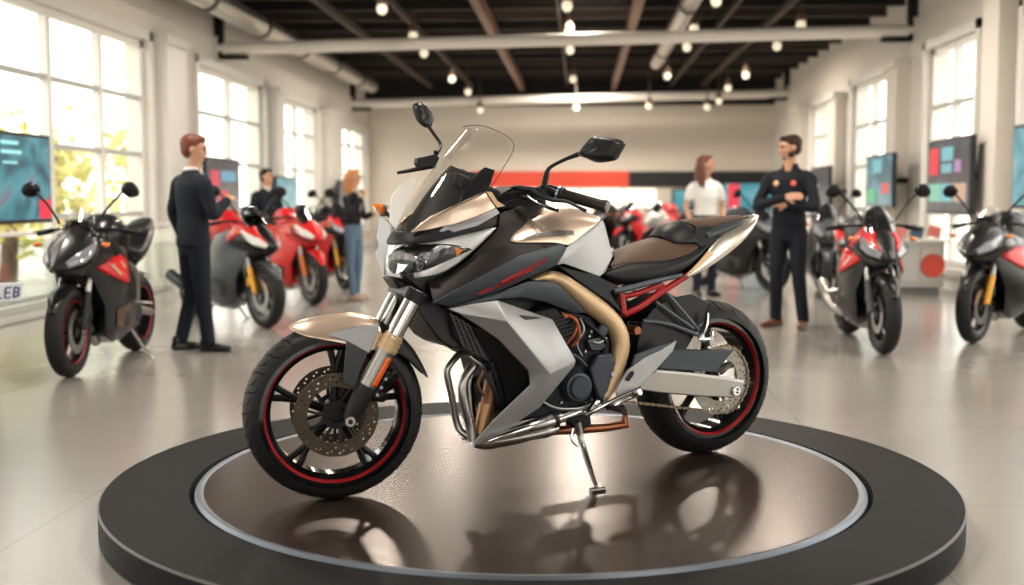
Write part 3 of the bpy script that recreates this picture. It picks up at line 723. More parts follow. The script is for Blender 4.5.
# ---- red subframe and dark rail
def sub_f():
    bm = bmesh.new()
    tube_bm([P(621, 292, .14), P(624, 313, .14)], .0135, bm=bm); tube_bm([P(622, 297, .14), P(640, 292.5, .14), P(662, 284, .135)], .012, bm=bm)
    tube_bm([P(624, 314.5, .14), P(640, 307, .14), P(657, 295, .135), P(688, 275, .125)], .0135, bm=bm)
    tube_bm([P(652, 298, .135), P(664, 285, .135)], .01, bm=bm)
    return bm
both('subframe', sub_f, M_RED)
both('seat_rail', lambda: tube_bm([P(614, 291, .16), P(630, 288, .16), P(656, 281, .155), P(682, 275, .14)], [.014, .013, .012, .009], flat=.6), mat('grey rail', (.075, .085, .10), .35, metal=.4))
def stays():
    bm = bmesh.new()
    tube_bm([P(668, 294, .13), P(702, 334, .15)], .0075, bm=bm, flat=.6)
    tube_bm([P(656, 302, .13), P(694, 329, .15)], .007, bm=bm, flat=.6)
    tube_bm([P(643, 321, .13), P(668, 324, .14), P(698, 335, .15)], .009, bm=bm, flat=.6)
    return bm
both('footrest_stay', stays, mat('grey rail', (.075, .085, .10), .35, metal=.4))
pg = both('passenger_footrest', lambda: tube_bm([P(707.5, 313, .15), P(706, 324, .155), P(702, 334, .155), P(700, 340, .155)], [.006, .012, .013, .010]), M_CHROME)
part('footrest_bracket', tube_bm([P(700, 339, .155), P(709, 339, .155), P(712, 331, .155)], [.01, .016, .007], bm=None), M_CHROME, pg[0])
part('footrest_hub', lathe_bm([(0, .02), (.014, .02), (.018, .014), (.018, -.02)], Matrix.Translation(P(710, 342, .15)), 24), M_STEEL, pg[0])

# ---- rear hugger over the wheel
def wedge(R0, a0, a1, hw, n=14, drop=.05):
    rows = []
    for i in range(n+1):
        a = a0+(a1-a0)*i/n; w = hw(i/n)
        rr = []
        for j in range(-4, 5):
            t = j/4; r = R0-drop*abs(t)**2.5; rr.append(MR @ Vector((r*cos(a), t*w, r*sin(a))))
        rows.append(rr)
    return grid_bm(rows)
part('rear_hugger', shell_fix(wedge(.362, radians(78), radians(-5), lambda t: .10*min(1, .15+t*3.2), 18, .07), Vector((1, 0, .5))), M_BLACKM, solid=.004)
def hugw():
    return plate_bm([P(637, 347, .115), P(642, 324, .115), P(654, 308, .115), P(673, 298, .115), P(691, 294, .11), P(709, 302.5, .11), P(703, 317, .115), P(696, 333, .12), P(686, 350, .12), P(660, 356, .12), P(640, 366, .12)], (0, -.008, 0))
both('hugger_side', hugw, M_BLACK, bev=.003)
part('shock_absorber', tube_bm([P(636, 322, 0), P(632, 375, 0)], .035, seg=20), M_BLACKM)
0 and part('shock_spring', tube_bm([P(635, 325, 0)+Vector((.044*cos(i*.8), .044*sin(i*.8), -i*.0042)) for i in range(46)], .006, seg=6, smoothn=2), M_RED)
part('linkage_bolt', lathe_bm([(0, .03), (.016, .03), (.02, .02), (.02, -.02)], Matrix.Translation(P(634, 330, .1)), 20), M_COPPER)

# ---- swingarm
arm = [P(655, 371, .165), P(690, 374, .17), P(725, 378, .175), P(743.5, 381, .178), P(744, 386, .178), P(741, 394, .178), P(735, 398, .178), P(700, 396.5, .172), P(660, 393, .165), P(640, 390, .16), P(640, 378, .16)]
sa = part('swingarm', plate_bm(arm, (0, -.045, 0)), M_ALU, bev=.005)
part('swingarm_edge', plate_bm([P(655, 370, .168), P(690, 373, .173), P(725, 377, .178), P(744, 380.3, .18), P(744, 383.3, .18), P(725, 380, .178), P(690, 375.5, .173), P(656, 372.5, .168)], (0, -.03, 0)), M_WHITE, sa, bev=.001)
part('swingarm', flipm(plate_bm([P(655, 371, .165), P(743.5, 381, .178), P(741, 394, .178), P(700, 396.5, .172), P(640, 390, .16), P(640, 378, .16)], (0, -.045, 0))), M_ALU, bev=.005)
part('swingarm_brace', plate_bm([P(672, 349, .15), P(700, 350, .15), P(735, 350, .155), P(728, 358, .155), P(716, 372, .155), P(690, 371, .15), P(640, 368, .15), P(650, 360, .15)], (0, -.05, 0)), M_SLATE, sa, bev=.006)
cyl('rear_axle_nut', P(735, 390.5, .178), .021, .014, M_CHROME, sa, [(0, .004), (.011, .004), (.012, .014), (.019, .014), (.022, .008), (.022, -.01)])
tube('rear_axle', [P(735, 390, .17), P(735, 390, .17)-Vector((0, .34, 0))], .012, M_STEEL, sa)

# ---- heel plate, pegs, linkage
def heel():
    q = [P(677, 340.5, .205), P(673, 351, .205), P(656, 370, .205), P(638, 388, .20), P(619, 399, .20), P(616, 392, .20), P(621, 381, .20), P(628, 370, .2), P(645, 358, .205), P(660, 351, .205)]
    return plate_bm(q, (0, -.01, 0))
hp = both('heel_plate', heel, M_SILVER, bev=.002)
both('heel_plate_inner', lambda: plate_bm([P(632, 366, .195), P(636, 355, .195), P(656, 347, .195), P(677, 340.5, .2), P(660, 351, .2), P(645, 358, .2)], (0, -.012, 0)), M_SLATE, hp[0], bev=.002)
part('plate_slot', plate_bm(smoothpoly([P(626, 379, .2065), P(632, 371, .2065), P(634, 374, .2065), P(629, 381, .2065)]), (0, -.003, 0)), M_BLACK, hp[0])
bm = bmesh.new()
tube_bm([P(640, 388.5, .22), P(618, 398, .215), P(597, 409, .21), P(585, 415, .2)], [.008, .009, .009, .011], bm=bm)
tube_bm([P(641, 393, .21), P(622, 401, .21), P(607, 410, .205)], [.011, .008, .008], bm=bm)
tube_bm([P(632, 395, .21), P(640, 392, .26)], [.014, .012], bm=bm); tube_bm([P(587, 415, .2), P(594, 404, .195), P(598, 402, .19)], [.009, .011, .012], bm=bm)
part('gear_linkage', bm, M_CHROME)
part('rider_footrest', tube_bm([P(607, 406, .2), P(624, 411, .31)], [.013, .011]), M_BLACKM)
tube('rider_footrest', [Vector((P(607, 406, .2).x, -.2, P(607, 406, .2).z)), Vector((P(607, 406, .2).x, -.31, P(607, 406, .2).z))], .012, M_BLACKM, BIKE)
part('stand_bracket', plate_bm([P(568, 415, .13), P(590, 412, .13), P(592, 424, .13), P(584, 430, .13), P(572, 428, .13)], (0, -.05, 0)), M_BLACK, bev=.005)
# side stand: foot rests on the platform
foot = FB.Mi @ on_z(596, 488.5, PZ+.006)
st = tube('side_stand', [P(577, 422, .14), P(583, 446, .155), foot+(P(583, 446, .155)-foot)*.4, foot+Vector((0, 0, .008))], [.016, .013, .011, .008], M_STEEL, BIKE, seg=14)
part('stand_foot', tube_bm([foot+Vector((.03, .01, 0)), foot-Vector((.03, -.01, 0))], .007, seg=12, flat=2), M_STEEL, st)
tube('stand_spring', [P(573, 428, .15), P(572, 440, .155), P(578, 446, .16)], .006, M_CHROME, st)

# ---- handlebars
hb = empty  # noqa
G0 = P(561, 194, .24); G1 = P(607, 207, .385)
gn = (G1-G0).normalized()
bar = tube('handlebar', [Vector((G0.x+.06, 0, G0.z+.0)), Vector((G0.x+.055, .10, G0.z)), G0-gn*.06, G0, G1], .011, M_BLACK, BIKE)
gr = tube('grip', [G0, G0+gn*.01, G0+(G1-G0)*.08, G1-gn*.03, G1-gn*.012, G1], [.024, .026, .0215, .0215, .025, .025], mat('brown-black grip rubber', (.03, .022, .018), .6, bump=.5, scale=150), bar, seg=20, smoothn=1)
tube('bar_end', [G1-gn*.002, G1+gn*.004], [.024, .022], M_STEEL, bar, seg=20)
tube('grip_ring', [G0-gn*.012, G0-gn*.002], .030, mat('blue steel', (.25, .32, .4), .3, metal=.9), bar, seg=20)
part('switch_block', plate_bm([P(539, 188, .2), P(549, 184, .2), P(559, 187, .21), P(564, 192, .22), P(563, 200, .22), P(552, 199, .21), P(539, 197, .2)], (0, -.05, 0)), M_BLACK, bar, bev=.006)
part('master_cylinder', plate_bm([P(514, 187, .17), P(519, 185, .17), P(541, 188, .19), P(541, 193, .19), P(520, 190, .17)], (0, -.04, 0)), M_BLACK, bar, bev=.004)
tube('clutch_lever', [P(531, 190, .21), P(541, 196, .23), P(552, 200, .26), P(566, 201.5, .31), P(577, 206.5, .36), P(586, 211, .39)], [.009, .009, .008, .007, .006, .008], M_BLACKM, bar)
tube('lever_guard', [P(521, 196, .18), P(529, 199.5, .19), P(541, 203, .21), P(549, 208, .23), P(556, 210, .25), P(558.5, 210.5, .255)], [.006, .008, .008, .007, .006, .010], M_BLACK, bar)
tube('lever_link', [P(528, 195, .2), P(531, 199, .21), P(541, 204, .225), P(549, 206, .24)], [.006, .004, .004, .003], M_CHROME, bar)
tube('control_cable', [P(541, 192, .17), P(525, 188, .14), P(511, 190, .12), P(500, 197, .11), P(490, 202, .1)], .007, M_BLACK, bar)
tube('control_cable', [P(545, 197, .17), P(528, 193, .15), P(512, 197, .13), P(497, 205, .12)], .007, M_BLACK, bar)
tube('control_cable', [P(530, 198, .15), P(514, 200, .14), P(500, 206, .13), P(488, 209, .1)], .006, M_BLACKM, bar)
part('steering_cover', plate_bm([P(493, 196, .1), P(502, 193, .1), P(520, 186, .1), P(545, 190, .1), P(548, 205, .1), P(520, 210, .1), P(500, 212, .1)], (0, -.2, 0)), M_BLACKM, bev=.012)
def fairlip():
    return plate_bm([P(486, 191.5, .15), P(492, 192, .152), P(498, 201, .155), P(506, 206, .155), P(497, 208, .16)], (0, -.02, 0))
both('fairing_lip', fairlip, M_GOLD, bev=.003)
# near mirror
def mirror(side):
    if side > 0:
        pts = [P(577, 154, .31), P(583.5, 144, .33), P(592, 136.5, .35), P(598, 135.3, .36), P(620, 138.5, .42), P(627.5, 143, .44), P(627, 146, .44), P(619.5, 159, .43), P(614, 162, .42), P(598, 164, .38), P(587, 160, .35), P(580, 157, .32)]
        stem = [P(544, 187, .21), P(546, 177, .21), P(548, 170, .215), P(553, 165.5, .22), P(566, 159, .27), P(579, 154, .31)]
        rad_ = [.013, .012, .008, .007, .007, .010]
    else:
        pts = [P(414, 106, -.42), P(416.5, 102.5, -.41), P(424, 102.5, -.39), P(430, 110, -.37), P(433.8, 119, -.36), P(431, 127, -.35), P(426.5, 129, -.36), P(420.5, 125, -.38), P(415.7, 115, -.41)]
        stem = [P(427, 124, -.35), P(433, 133, -.33), P(440, 143, -.30), P(440, 148, -.28), P(436, 153, -.26)]
        rad_ = [.008, .007, .007, .008, .012]
    n = Vector((.75, .66 if side > 0 else .5, .15))
    o = part('mirror', puff_bm(smoothpoly(pts), n, .045, .012, 5), mat('mirror shell black', (.025, .026, .029), .38), sub=1)
    q = [Vector(p) for p in pts]; c = sum(q, Vector())/len(q)
    part('mirror_glass', plate_bm([c+(p-c)*.86-n.normalized()*.013 for p in q], -n.normalized()*.003), mat('mirror glass', (.8, .8, .82), .02, metal=1), o)
    tube('mirror_stalk', stem, rad_, M_BLACK, o, seg=12)
    return o
mirror(1); mirror(-1)
# far bar end, lever and clamp seen left of the screen
f0 = P(440, 165, -.24); 
fb = tube('handlebar', [Vector((G0.x+.06, 0, G0.z)), Vector((G0.x+.055, -.10, G0.z)), Vector((G0.x, -.24, G0.z)), Vector((G1.x, -.385, G1.z))], .011, M_BLACK, BIKE)
tube('grip', [Vector((G0.x, -.24, G0.z)), Vector((G1.x, -.385, G1.z))], .0215, mat('brown-black grip rubber', (.03, .022, .018), .6), fb, seg=16)
tube('brake_lever', [P(435, 166, -.28), P(420, 168.5, -.33), P(408, 171, -.36), P(397, 173, -.38)], [.010, .010, .008, .006], M_BLACK, fb)
bm = plate_bm([P(417, 163, -.3), P(418, 158, -.3), P(428, 156, -.28), P(436, 154, -.26), P(440, 158, -.26), P(436, 166, -.26), P(420, 168, -.3)], (0, -.04, 0))
tube_bm([P(420, 158, -.32), P(421, 169, -.32)], .010, bm=bm); tube_bm([P(426, 156, -.32), P(427, 166, -.32)], .009, bm=bm)
part('brake_reservoir', bm, M_BLACKM, fb, bev=.003)
# indicators on stalks
for s in (1, -1):
    def S(u, v, y):
        q = P(u, v, y); return Vector((q.x, q.y*-s, q.z))
    if s == 1:
        body = [S(373, 207, -.24), S(374, 204.6, -.24), S(381, 205, -.23), S(388, 205.5, -.21), S(389.5, 213, -.2), S(384, 217, -.2), S(377, 213.5, -.22)]
        o = part('indicator_lamp', flipm(puff_bm(smoothpoly(body), (.3, -.9, 0), .015, .02, 4)), mat('frosted reflector', (.55, .55, .54), .25, metal=.9))
        for v in o.data.vertices: pass
        c = sum(body, Vector())/7; cc_ = Vector((c.x, -c.y, c.z))
        le = [S(377, 204.6, -.205), S(383, 203.8, -.20), S(388, 205, -.19), S(389.5, 212, -.185), S(386, 215, -.185), S(382, 209, -.195)]
        le = [Vector((q.x+.02, -q.y, q.z)) for q in le]
        part('indicator_lens', puff_bm(smoothpoly(le), (.8, .5, 0), .012, .01, 3), M_AMBER, o)
        tube('indicator_stalk', [P(386, 213, -.2), P(396, 222, -.13)], .008, M_BLACK, o)
# ================================================================== THE HALL
XL, XR, YB, YF = -5.6, 4.95, 30.3, -5.0
ZC = 4.4
def struct(name, bm, m, parent=None, **k):
    o = mesh_obj(name, bm, m, parent, **k)
    if parent is None: o['kind'] = 'structure'
    return o
def bxs(lst):
    bm = bmesh.new()
    for a, b in lst:
        a = Vector(a); b = Vector(b); box_bm((a+b)/2, [abs(x) for x in (b-a)], bm=bm)
    return bm
def bx(a, b): return bxs([(a, b)])
# floor: polished pale concrete slabs with fine joints
def floor_mat():
    m = bpy.data.materials.new('polished floor'); m.use_nodes = True; nt = m.node_tree; b = nt.nodes['Principled BSDF']
    tc = nt.nodes.new('ShaderNodeTexCoord'); mp = nt.nodes.new('ShaderNodeMapping'); mp.inputs['Location'].default_value = (.4, .2, 0)
    br = nt.nodes.new('ShaderNodeTexBrick'); br.offset = 0; br.inputs['Scale'].default_value = 1
    br.inputs['Brick Width'].default_value = 1.6; br.inputs['Row Height'].default_value = 1.6; br.inputs['Mortar Size'].default_value = .004; br.inputs['Mortar Smooth'].default_value = .2
    nz = nt.nodes.new('ShaderNodeTexNoise'); nz.inputs['Scale'].default_value = .7; nz.inputs['Detail'].default_value = 5
    cr = nt.nodes.new('ShaderNodeMix'); cr.data_type = 'RGBA'; cr.inputs['A'].default_value = (.28, .262, .24, 1); cr.inputs['B'].default_value = (.36, .34, .315, 1)
    nt.links.new(tc.outputs['Object'], mp.inputs['Vector']); nt.links.new(mp.outputs[0], br.inputs['Vector']); nt.links.new(tc.outputs['Object'], nz.inputs['Vector'])
    nt.links.new(nz.outputs['Fac'], cr.inputs['Factor'])
    mx = nt.nodes.new('ShaderNodeMix'); mx.data_type = 'RGBA'; mx.inputs['B'].default_value = (.24, .22, .2, 1)
    nt.links.new(br.outputs['Fac'], mx.inputs['Factor']); nt.links.new(cr.outputs['Result'], mx.inputs['A']); nt.links.new(mx.outputs['Result'], b.inputs['Base Color'])
    mr = nt.nodes.new('ShaderNodeMapRange'); mr.inputs['To Min'].default_value = .16; mr.inputs['To Max'].default_value = .30
    nt.links.new(nz.outputs['Fac'], mr.inputs['Value']); nt.links.new(mr.outputs[0], b.inputs['Roughness'])
    b.inputs['Coat Weight'].default_value = .35; b.inputs['Coat Roughness'].default_value = .2; b.inputs['Specular IOR Level'].default_value = .6
    return m
struct('floor', bx((XL-.3, YF, -.2), (XR+.3, YB+.3, 0)), floor_mat(), smooth=False)
M_WALL = mat('warm white plaster', (.72, .675, .615), .7, scale=6)
M_WALLB = mat('cream back wall', (.74, .67, .585), .75, scale=4)
M_FRAME = mat('white window frame', (.74, .72, .68), .4)
M_FRAMEG = mat('grey-green window bars', (.46, .47, .45), .45)
M_GLASS = clear_mat('window glass', (.97, .98, .97), .03)
M_CEIL = mat('dark ceiling deck', (.022, .023, .026), .8)
M_JOIST = mat('brown steel joist', (.07, .05, .04), .7)
M_BEAM = mat('white painted beam', (.80, .75, .69), .45)
M_DUCT = mat('galvanised duct', (.45, .42, .38), .35, metal=.8)
# windows: (y0, y1, panes, z0, z1); front-end ones unseen, added for key light
WL = [(-3.6, -.6, 2, .12, 3.24), (1.2, 4.4, 2, .12, 3.24), (5.6, 9.0, 2, .12, 3.24), (9.4, 14.74, 4, .12, 3.24), (16.65, 20.2, 2, .45, 3.18), (21.2, 24.4, 2, .45, 3.1), (26.5, 29.9, 2, .45, 2.95)]
WR = [(-3.6, -.6, 2, .3, 3.35), (1.2, 4.4, 2, .3, 3.35), (5.2, 8.0, 2, .3, 3.35), (9.2, 13.3, 3, .3, 3.35), (14.85, 16.95, 2, .3, 3.32), (18.9, 21.5, 2, .3, 3.25), (23.0, 25.2, 2, .3, 3.15)]
def side_wall(name, x, s, wins, num):
    segs = []; T = .3; x2 = x+s*T; y = YF
    for (a, b, n, z0, z1) in wins:
        segs.append(((x, y, 0), (x2, a, ZC))); segs.append(((x, a, 0), (x2, b, z0))); segs.append(((x, a, z1), (x2, b, ZC))); y = b
    segs.append(((x, y, 0), (x2, YB+.3, ZC)))
    w = struct(name, bxs(segs), M_WALL, smooth=False)
    for k, (a, b, n, z0, z1) in enumerate(wins):
        xm = x+s*.09; fr = bmesh.new()
        for lst in (((xm-.04, a, z0), (xm+.04, a+.09, z1)), ((xm-.04, b-.09, z0), (xm+.04, b, z1)), ((xm-.04, a, z0), (xm+.04, b, z0+.09)), ((xm-.04, a, z1-.09), (xm+.04, b, z1))):
            A, B = Vector(lst[0]), Vector(lst[1]); box_bm((A+B)/2, [abs(q) for q in (B-A)], bm=fr)
        f = struct('window_%d' % (num+k), fr, M_FRAME, smooth=False)
        f['label'] = 'tall white framed window on the %s side of the hall' % ('left' if s < 0 else 'right')
        for i in range(1, n):
            yy = a+(b-a)*i/n
            struct('mullion', bx((xm-.05, yy-.045, z0), (xm+.05, yy+.045, z1)), M_FRAME, f, smooth=False)
        nr = 4; 
        for zz in (2.50, 1.78, 1.02) :
            struct('glazing_bar', bx((xm-.03, a, zz-.03), (xm+.03, b, zz+.03)), M_FRAMEG, f, smooth=False)
        struct('pane', bx((xm-.004, a+.05, z0+.05), (xm+.004, b-.05, z1-.05)), M_GLASS, f, smooth=False)
        # white surround standing off the wall
        struct('window_casing', bxs([((x-s*.05, a-.12, z0-.1), (x, a, z1+.12)), ((x-s*.05, b, z0-.1), (x, b+.12, z1+.12)), ((x-s*.05, a-.12, z1), (x, b+.12, z1+.12)), ((x-s*.12, a-.12, z0-.1), (x+s*.1, b+.12, z0))]), M_FRAME, f, smooth=False)
    return w
side_wall('wall_left', XL, -1, WL, 1); side_wall('wall_right', XR, 1, WR, 8)
struct('wall_front', bxs([((XL-.3, YF-.3, 0), (-3.2, YF, ZC)), ((-1.2, YF-.3, 0), (1.4, YF, ZC)), ((3.4, YF-.3, 0), (XR+.3, YF, ZC)), ((-3.2, YF-.3, 3.0), (-1.2, YF, ZC)), ((1.4, YF-.3, 3.0), (3.4, YF, ZC))]), M_WALL, smooth=False)  # unseen wall, added so glossy parts reflect a darker front
wb = struct('wall_back', bx((XL-.3, YB, 0), (XR+.3, YB+.3, ZC)), M_WALLB, smooth=False)
struct('bulkhead', bx((XL, YB-.35, 3.62), (XR, YB-.002, ZC)), M_CEIL, wb, smooth=False)
struct('baseboard_left', bx((XL, YF, 0), (XL+.10, YB, .16)), M_FRAME, smooth=False)
struct('baseboard_right', bx((XR-.03, YF, 0), (XR, YB, .14)), M_FRAME, smooth=False)
# pilasters
trims = []
for i, (x, a, b, z) in enumerate(((XL, 14.95, 15.7, 3.35), (XL, 20.45, 20.95, 3.2), (XL, 24.75, 26.1, 3.15), (XR, 13.6, 14.15, 4.3), (XR, 17.85, 18.45, 3.3), (XR, 22.0, 22.65, 3.2), (XR, 25.6, 26.7, 3.2))):
    s = 1 if x < 0 else -1
    bm = bxs([((x, a, 0), (x+s*.2, b, z)), ((x, a-.05, z-.12), (x+s*.25, b+.05, z)), ((x, a-.05, 0), (x+s*.25, b+.05, .25))])
    struct('trim_%d' % (i+1), bm, M_FRAME if s > 0 else M_WALL, smooth=False)
# coloured band and displays on the back wall
def at_back(u, v, y=YB): 
    q = on_y(u, v, y); return q
def wallpanel(name, u0, v0, u1, v1, th, m, parent=None, y=YB, **k):
    a = on_y(u0, v0, y); b = on_y(u1, v1, y)
    return mesh_obj(name, bx((a.x, y-th, b.z), (b.x, y, a.z)), m, parent, smooth=False, **k)
RB = wallpanel('wall_band', 470, 171.5, 629, 187, .05, mat('coral red band', (.78, .085, .045), .5), wb)
wallpanel('wall_band', 629, 171.5, 772, 187, .05, mat('charcoal band', (.045, .05, .055), .5), wb)
# bright glazed opening under the red band
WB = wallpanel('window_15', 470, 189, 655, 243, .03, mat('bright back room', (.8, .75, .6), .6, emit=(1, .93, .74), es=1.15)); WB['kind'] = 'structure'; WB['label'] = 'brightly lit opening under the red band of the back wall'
for u in (523, 578, 622):
    wallpanel('glazing_bar', u, 189, u+2.5, 243, .06, M_FRAME, WB, y=YB-.03)
# ceiling deck, joists, long beams
CE = struct('ceiling', bx((XL-.3, YF, ZC), (XR+.3, YB+.3, ZC+.15)), M_CEIL, smooth=False)
for i in range(20):
    y = 9.6+i*1.08
    struct('joist', bxs([((XL, y-.035, 4.16), (XR, y+.035, 4.20)), ((XL, y-.03, 4.36), (XR, y+.03, 4.4)), ((XL, y-.008, 4.2), (XR, y+.008, 4.36))]), M_JOIST if i % 2 else mat('dark joist', (.045, .038, .035), .6), CE, smooth=False)
for x, w_, h_, m in ((-1.5, .12, .2, mat('warm brown beam', (.20, .105, .07), .55)), (.83, .12, .2, mat('warm brown beam', (.2, .1, .07), .5)), (-3.85, .07, .12, M_JOIST), (-2.8, .05, .1, M_JOIST), (3.1, .06, .1, M_JOIST), (2.3, .05, .1, M_JOIST), (-.35, .04, .08, M_JOIST)):
    struct('long_beam', bx((x-w_/2, 6, 4.16-h_), (x+w_/2, YB-.3, 4.16)), m, CE, smooth=False)
for i, (y, za, zb, r) in enumerate(((17.6, 3.50, 3.69, .095), (28.0, 3.50, 3.70, .105))):
    o = struct('trim_%d' % (8+i), tube_bm([(XL+.02, y, za), (XR-.02, y, zb)], r, seg=20), M_BEAM)
    o['label'] = 'white round tie beam crossing the hall %s' % ('nearer the camera' if i == 0 else 'nearer the back wall')
    for x, z in ((XL, za), (XR, zb)):
        s = 1 if x < 0 else -1
        struct('beam_bracket', bxs([((x, y-.08, z-.12), (x+s*.12, y+.08, ZC)), ((x, y-.08, z-.16), (x+s*.5, y+.08, z-.1))]), M_CEIL, o, smooth=False)
        struct('wall_sleeve', bx((x, y-.12, z-.18), (x+s*.06, y+.12, z+.18)), M_WALL, o, smooth=False)
# ducts
def duct_(name, x, y0, y1, z, r, lab):
    root = mesh_obj(name, tube_bm([(x, y0, z), (x, y1, z)], r, seg=24), M_DUCT); tag(root, lab, 'air duct')
    y = y0+1
    while y < y1:
        mesh_obj('duct_collar', tube_bm([(x, y-.05, z), (x, y+.05, z)], r+.02, seg=24), mat('dark duct collar', (.08, .075, .07), .5, metal=.5), root); 
        mesh_obj('hanger_rod', bx((x-.012, y-.012, z+r), (x+.012, y+.012, ZC)), M_CEIL, root, smooth=False)
        y += 2.6
    return root
duct_('air_duct', -4.95, 9, 27.3, 3.86, .16, 'silver round air duct running along the left wall under the ceiling')
duct_('air_duct', 1.54, 8, 24.0, 3.98, .13, 'grey round air duct right of centre ending above the near white beam')
# pendant lamps
M_LAMPG = mat('lamp globe', (.9, .85, .7), .4, emit=(1, .86, .62), es=.5)
lamps = [(382, 9, 3.75, 'high up near the left duct, highest lamp at left'), (413, 36, 3.75, 'just above the near white beam, left part'), (424, 53, 3.75, 'just under the near white beam, left part'), (452, 79, 3.7, 'above the far white beam, left part'),
 (567, 6, 3.8, 'in the middle of the ceiling, cut by the top edge'), (569, 33, 3.8, 'in the middle, just above the near white beam'), (570, 50, 3.75, 'in the middle, just below the near white beam'), (573, 79, 3.7, 'in the middle, between the two white beams'), (576, 108, 3.35, 'in the middle, below the far white beam'),
 (480, 110, 3.33, 'below the far white beam, left of the middle'), (649, 106, 3.35, 'below the far white beam, right of the middle'), (716, 1, 3.85, 'cut by the top edge, right of the middle'), (694, 29, 3.8, 'above the near white beam, right of the middle'), (687, 47, 3.75, 'just below the near white beam, right of the middle'),
 (667, 76, 3.7, 'between the beams, right of the middle duct'), (746, 75, 3.7, 'between the beams, second from the right wall'), (777, 46, 3.75, 'just below the near white beam, nearest the right wall'), (801, 25, 3.8, 'above the near white beam, nearest the right wall'), (728, 88, 3.6, 'just above the far white beam, right part'), (719, 101, 3.42, 'at the far white beam, right part'), (707, 107, 3.33, 'just below the far white beam, right part'), (468, 92, 3.55, 'just above the far white beam, left part')]
for u, v, z, lab in lamps:
    q = on_z(u, v, z); q.y = min(q.y, YB-.6); dxx = q.x-1.62; q = q+(CAM-q)*0; q.x += (.30 if dxx >= 0 else -.30)*0
    o = empty('pendant_lamp', q); tag(o, 'small pale globe pendant lamp '+lab, 'lamp', 'pendant lamps under the dark ceiling')
    mesh_obj('globe', ellipsoid_bm((0, 0, 0), (.072, .072, .078)), M_LAMPG, o)
    mesh_obj('lamp_cap', tube_bm([(0, 0, .06), (0, 0, .12), (0, 0, .2)], [.085, .07, .035], seg=16, smoothn=1), mat('lamp cap bronze', (.22, .15, .11), .4, metal=.5), o)
    mesh_obj('drop_rod', tube_bm([(0, 0, .19), (0, 0, 4.16-q.z)], .016, seg=8), M_JOIST, o)

# ---- display platform
fit = [(-.172, 4.585)]
PC = Vector((-.20, 4.60, 0))
pl = mesh_obj('display_platform', lathe_bm([(0, 0), (1.635, 0), (1.655, .01), (1.655, PZ-.006), (1.649, PZ), (1.335, PZ), (1.325, PZ-.03), (1.32, PZ-.035), (0, PZ-.035)], Matrix.Translation(PC) @ Matrix.Rotation(pi/2, 4, 'X'), 160), mat('matte charcoal platform', (.020, .020, .022), .55, spec=.1), angle=30)
tag(pl, 'low round charcoal display platform carrying the silver motorcycle', 'platform')
mesh_obj('metal_ring', lathe_bm([(1.318, PZ-.033), (1.316, PZ-.008), (1.306, PZ+.004), (1.292, PZ+.004), (1.283, PZ-.001), (1.283, PZ-.033)], Matrix.Translation(PC) @ Matrix.Rotation(pi/2, 4, 'X'), 160, closed=True), mat('blue grey metal ring', (.17, .20, .24), .4, metal=.8), pl)
mesh_obj('turntable_disc', lathe_bm([(0, PZ), (1.28, PZ), (1.284, PZ-.003), (1.284, PZ-.03), (0, PZ-.03)], Matrix.Translation(PC) @ Matrix.Rotation(pi/2, 4, 'X'), 160), mat('glossy brown turntable', (.078, .055, .043), .27, metal=.75, noise=.004, scale=.5, spec=.2), pl, angle=30)
mesh_obj('rim_highlight', lathe_bm([(1.650, PZ+.0012), (1.657, PZ-.003), (1.657, PZ-.007), (1.650, PZ-.002)], Matrix.Translation(PC) @ Matrix.Rotation(pi/2, 4, 'X'), 160, closed=True), mat('platform edge highlight', (.12, .12, .12), .45, metal=.5), pl)  # thin pale ring; the rim's edge highlight is put into its colour

# ---- screens
def scr_mat(name, kind):
    m = bpy.data.materials.new(name); m.use_nodes = True; nt = m.node_tree; b = nt.nodes['Principled BSDF']; b.inputs['Base Color'].default_value = (.01, .01, .01, 1); b.inputs['Roughness'].default_value = .3
    tc = nt.nodes.new('ShaderNodeTexCoord'); nz = nt.nodes.new('ShaderNodeTexNoise'); nz.inputs['Scale'].default_value = 1.6; nz.inputs['Distortion'].default_value = 1.5
    cr = nt.nodes.new('ShaderNodeValToRGB'); e = cr.color_ramp.elements
    pal = {'teal': [(.3, (.01, .05, .07)), (.45, (.02, .22, .28)), (.55, (.10, .45, .52)), (.66, (.30, .16, .22)), (.8, (.35, .02, .05))],
           'dark': [(.3, (.012, .02, .03)), (.5, (.03, .06, .09)), (.62, (.08, .14, .18)), (.8, (.05, .03, .04))],
           'cyan': [(.3, (.03, .25, .32)), (.5, (.12, .5, .58)), (.65, (.45, .72, .74)), (.8, (.05, .2, .25))]}[kind]
    while len(e) < len(pal): e.new(.5)
    for x, (p, c) in zip(e, pal): x.position = p; x.color = (*c, 1)
    nt.links.new(tc.outputs['Object'], nz.inputs['Vector']); nt.links.new(nz.outputs['Fac'], cr.inputs['Fac']); nt.links.new(cr.outputs['Color'], b.inputs['Emission Color']); b.inputs['Emission Strength'].default_value = .5
    return m
ST, SD, SCY = scr_mat('teal screen picture', 'teal'), scr_mat('dark menu screen', 'dark'), scr_mat('cyan screen picture', 'cyan')
M_BEZ = mat('screen bezel', (.015, .015, .017), .3)
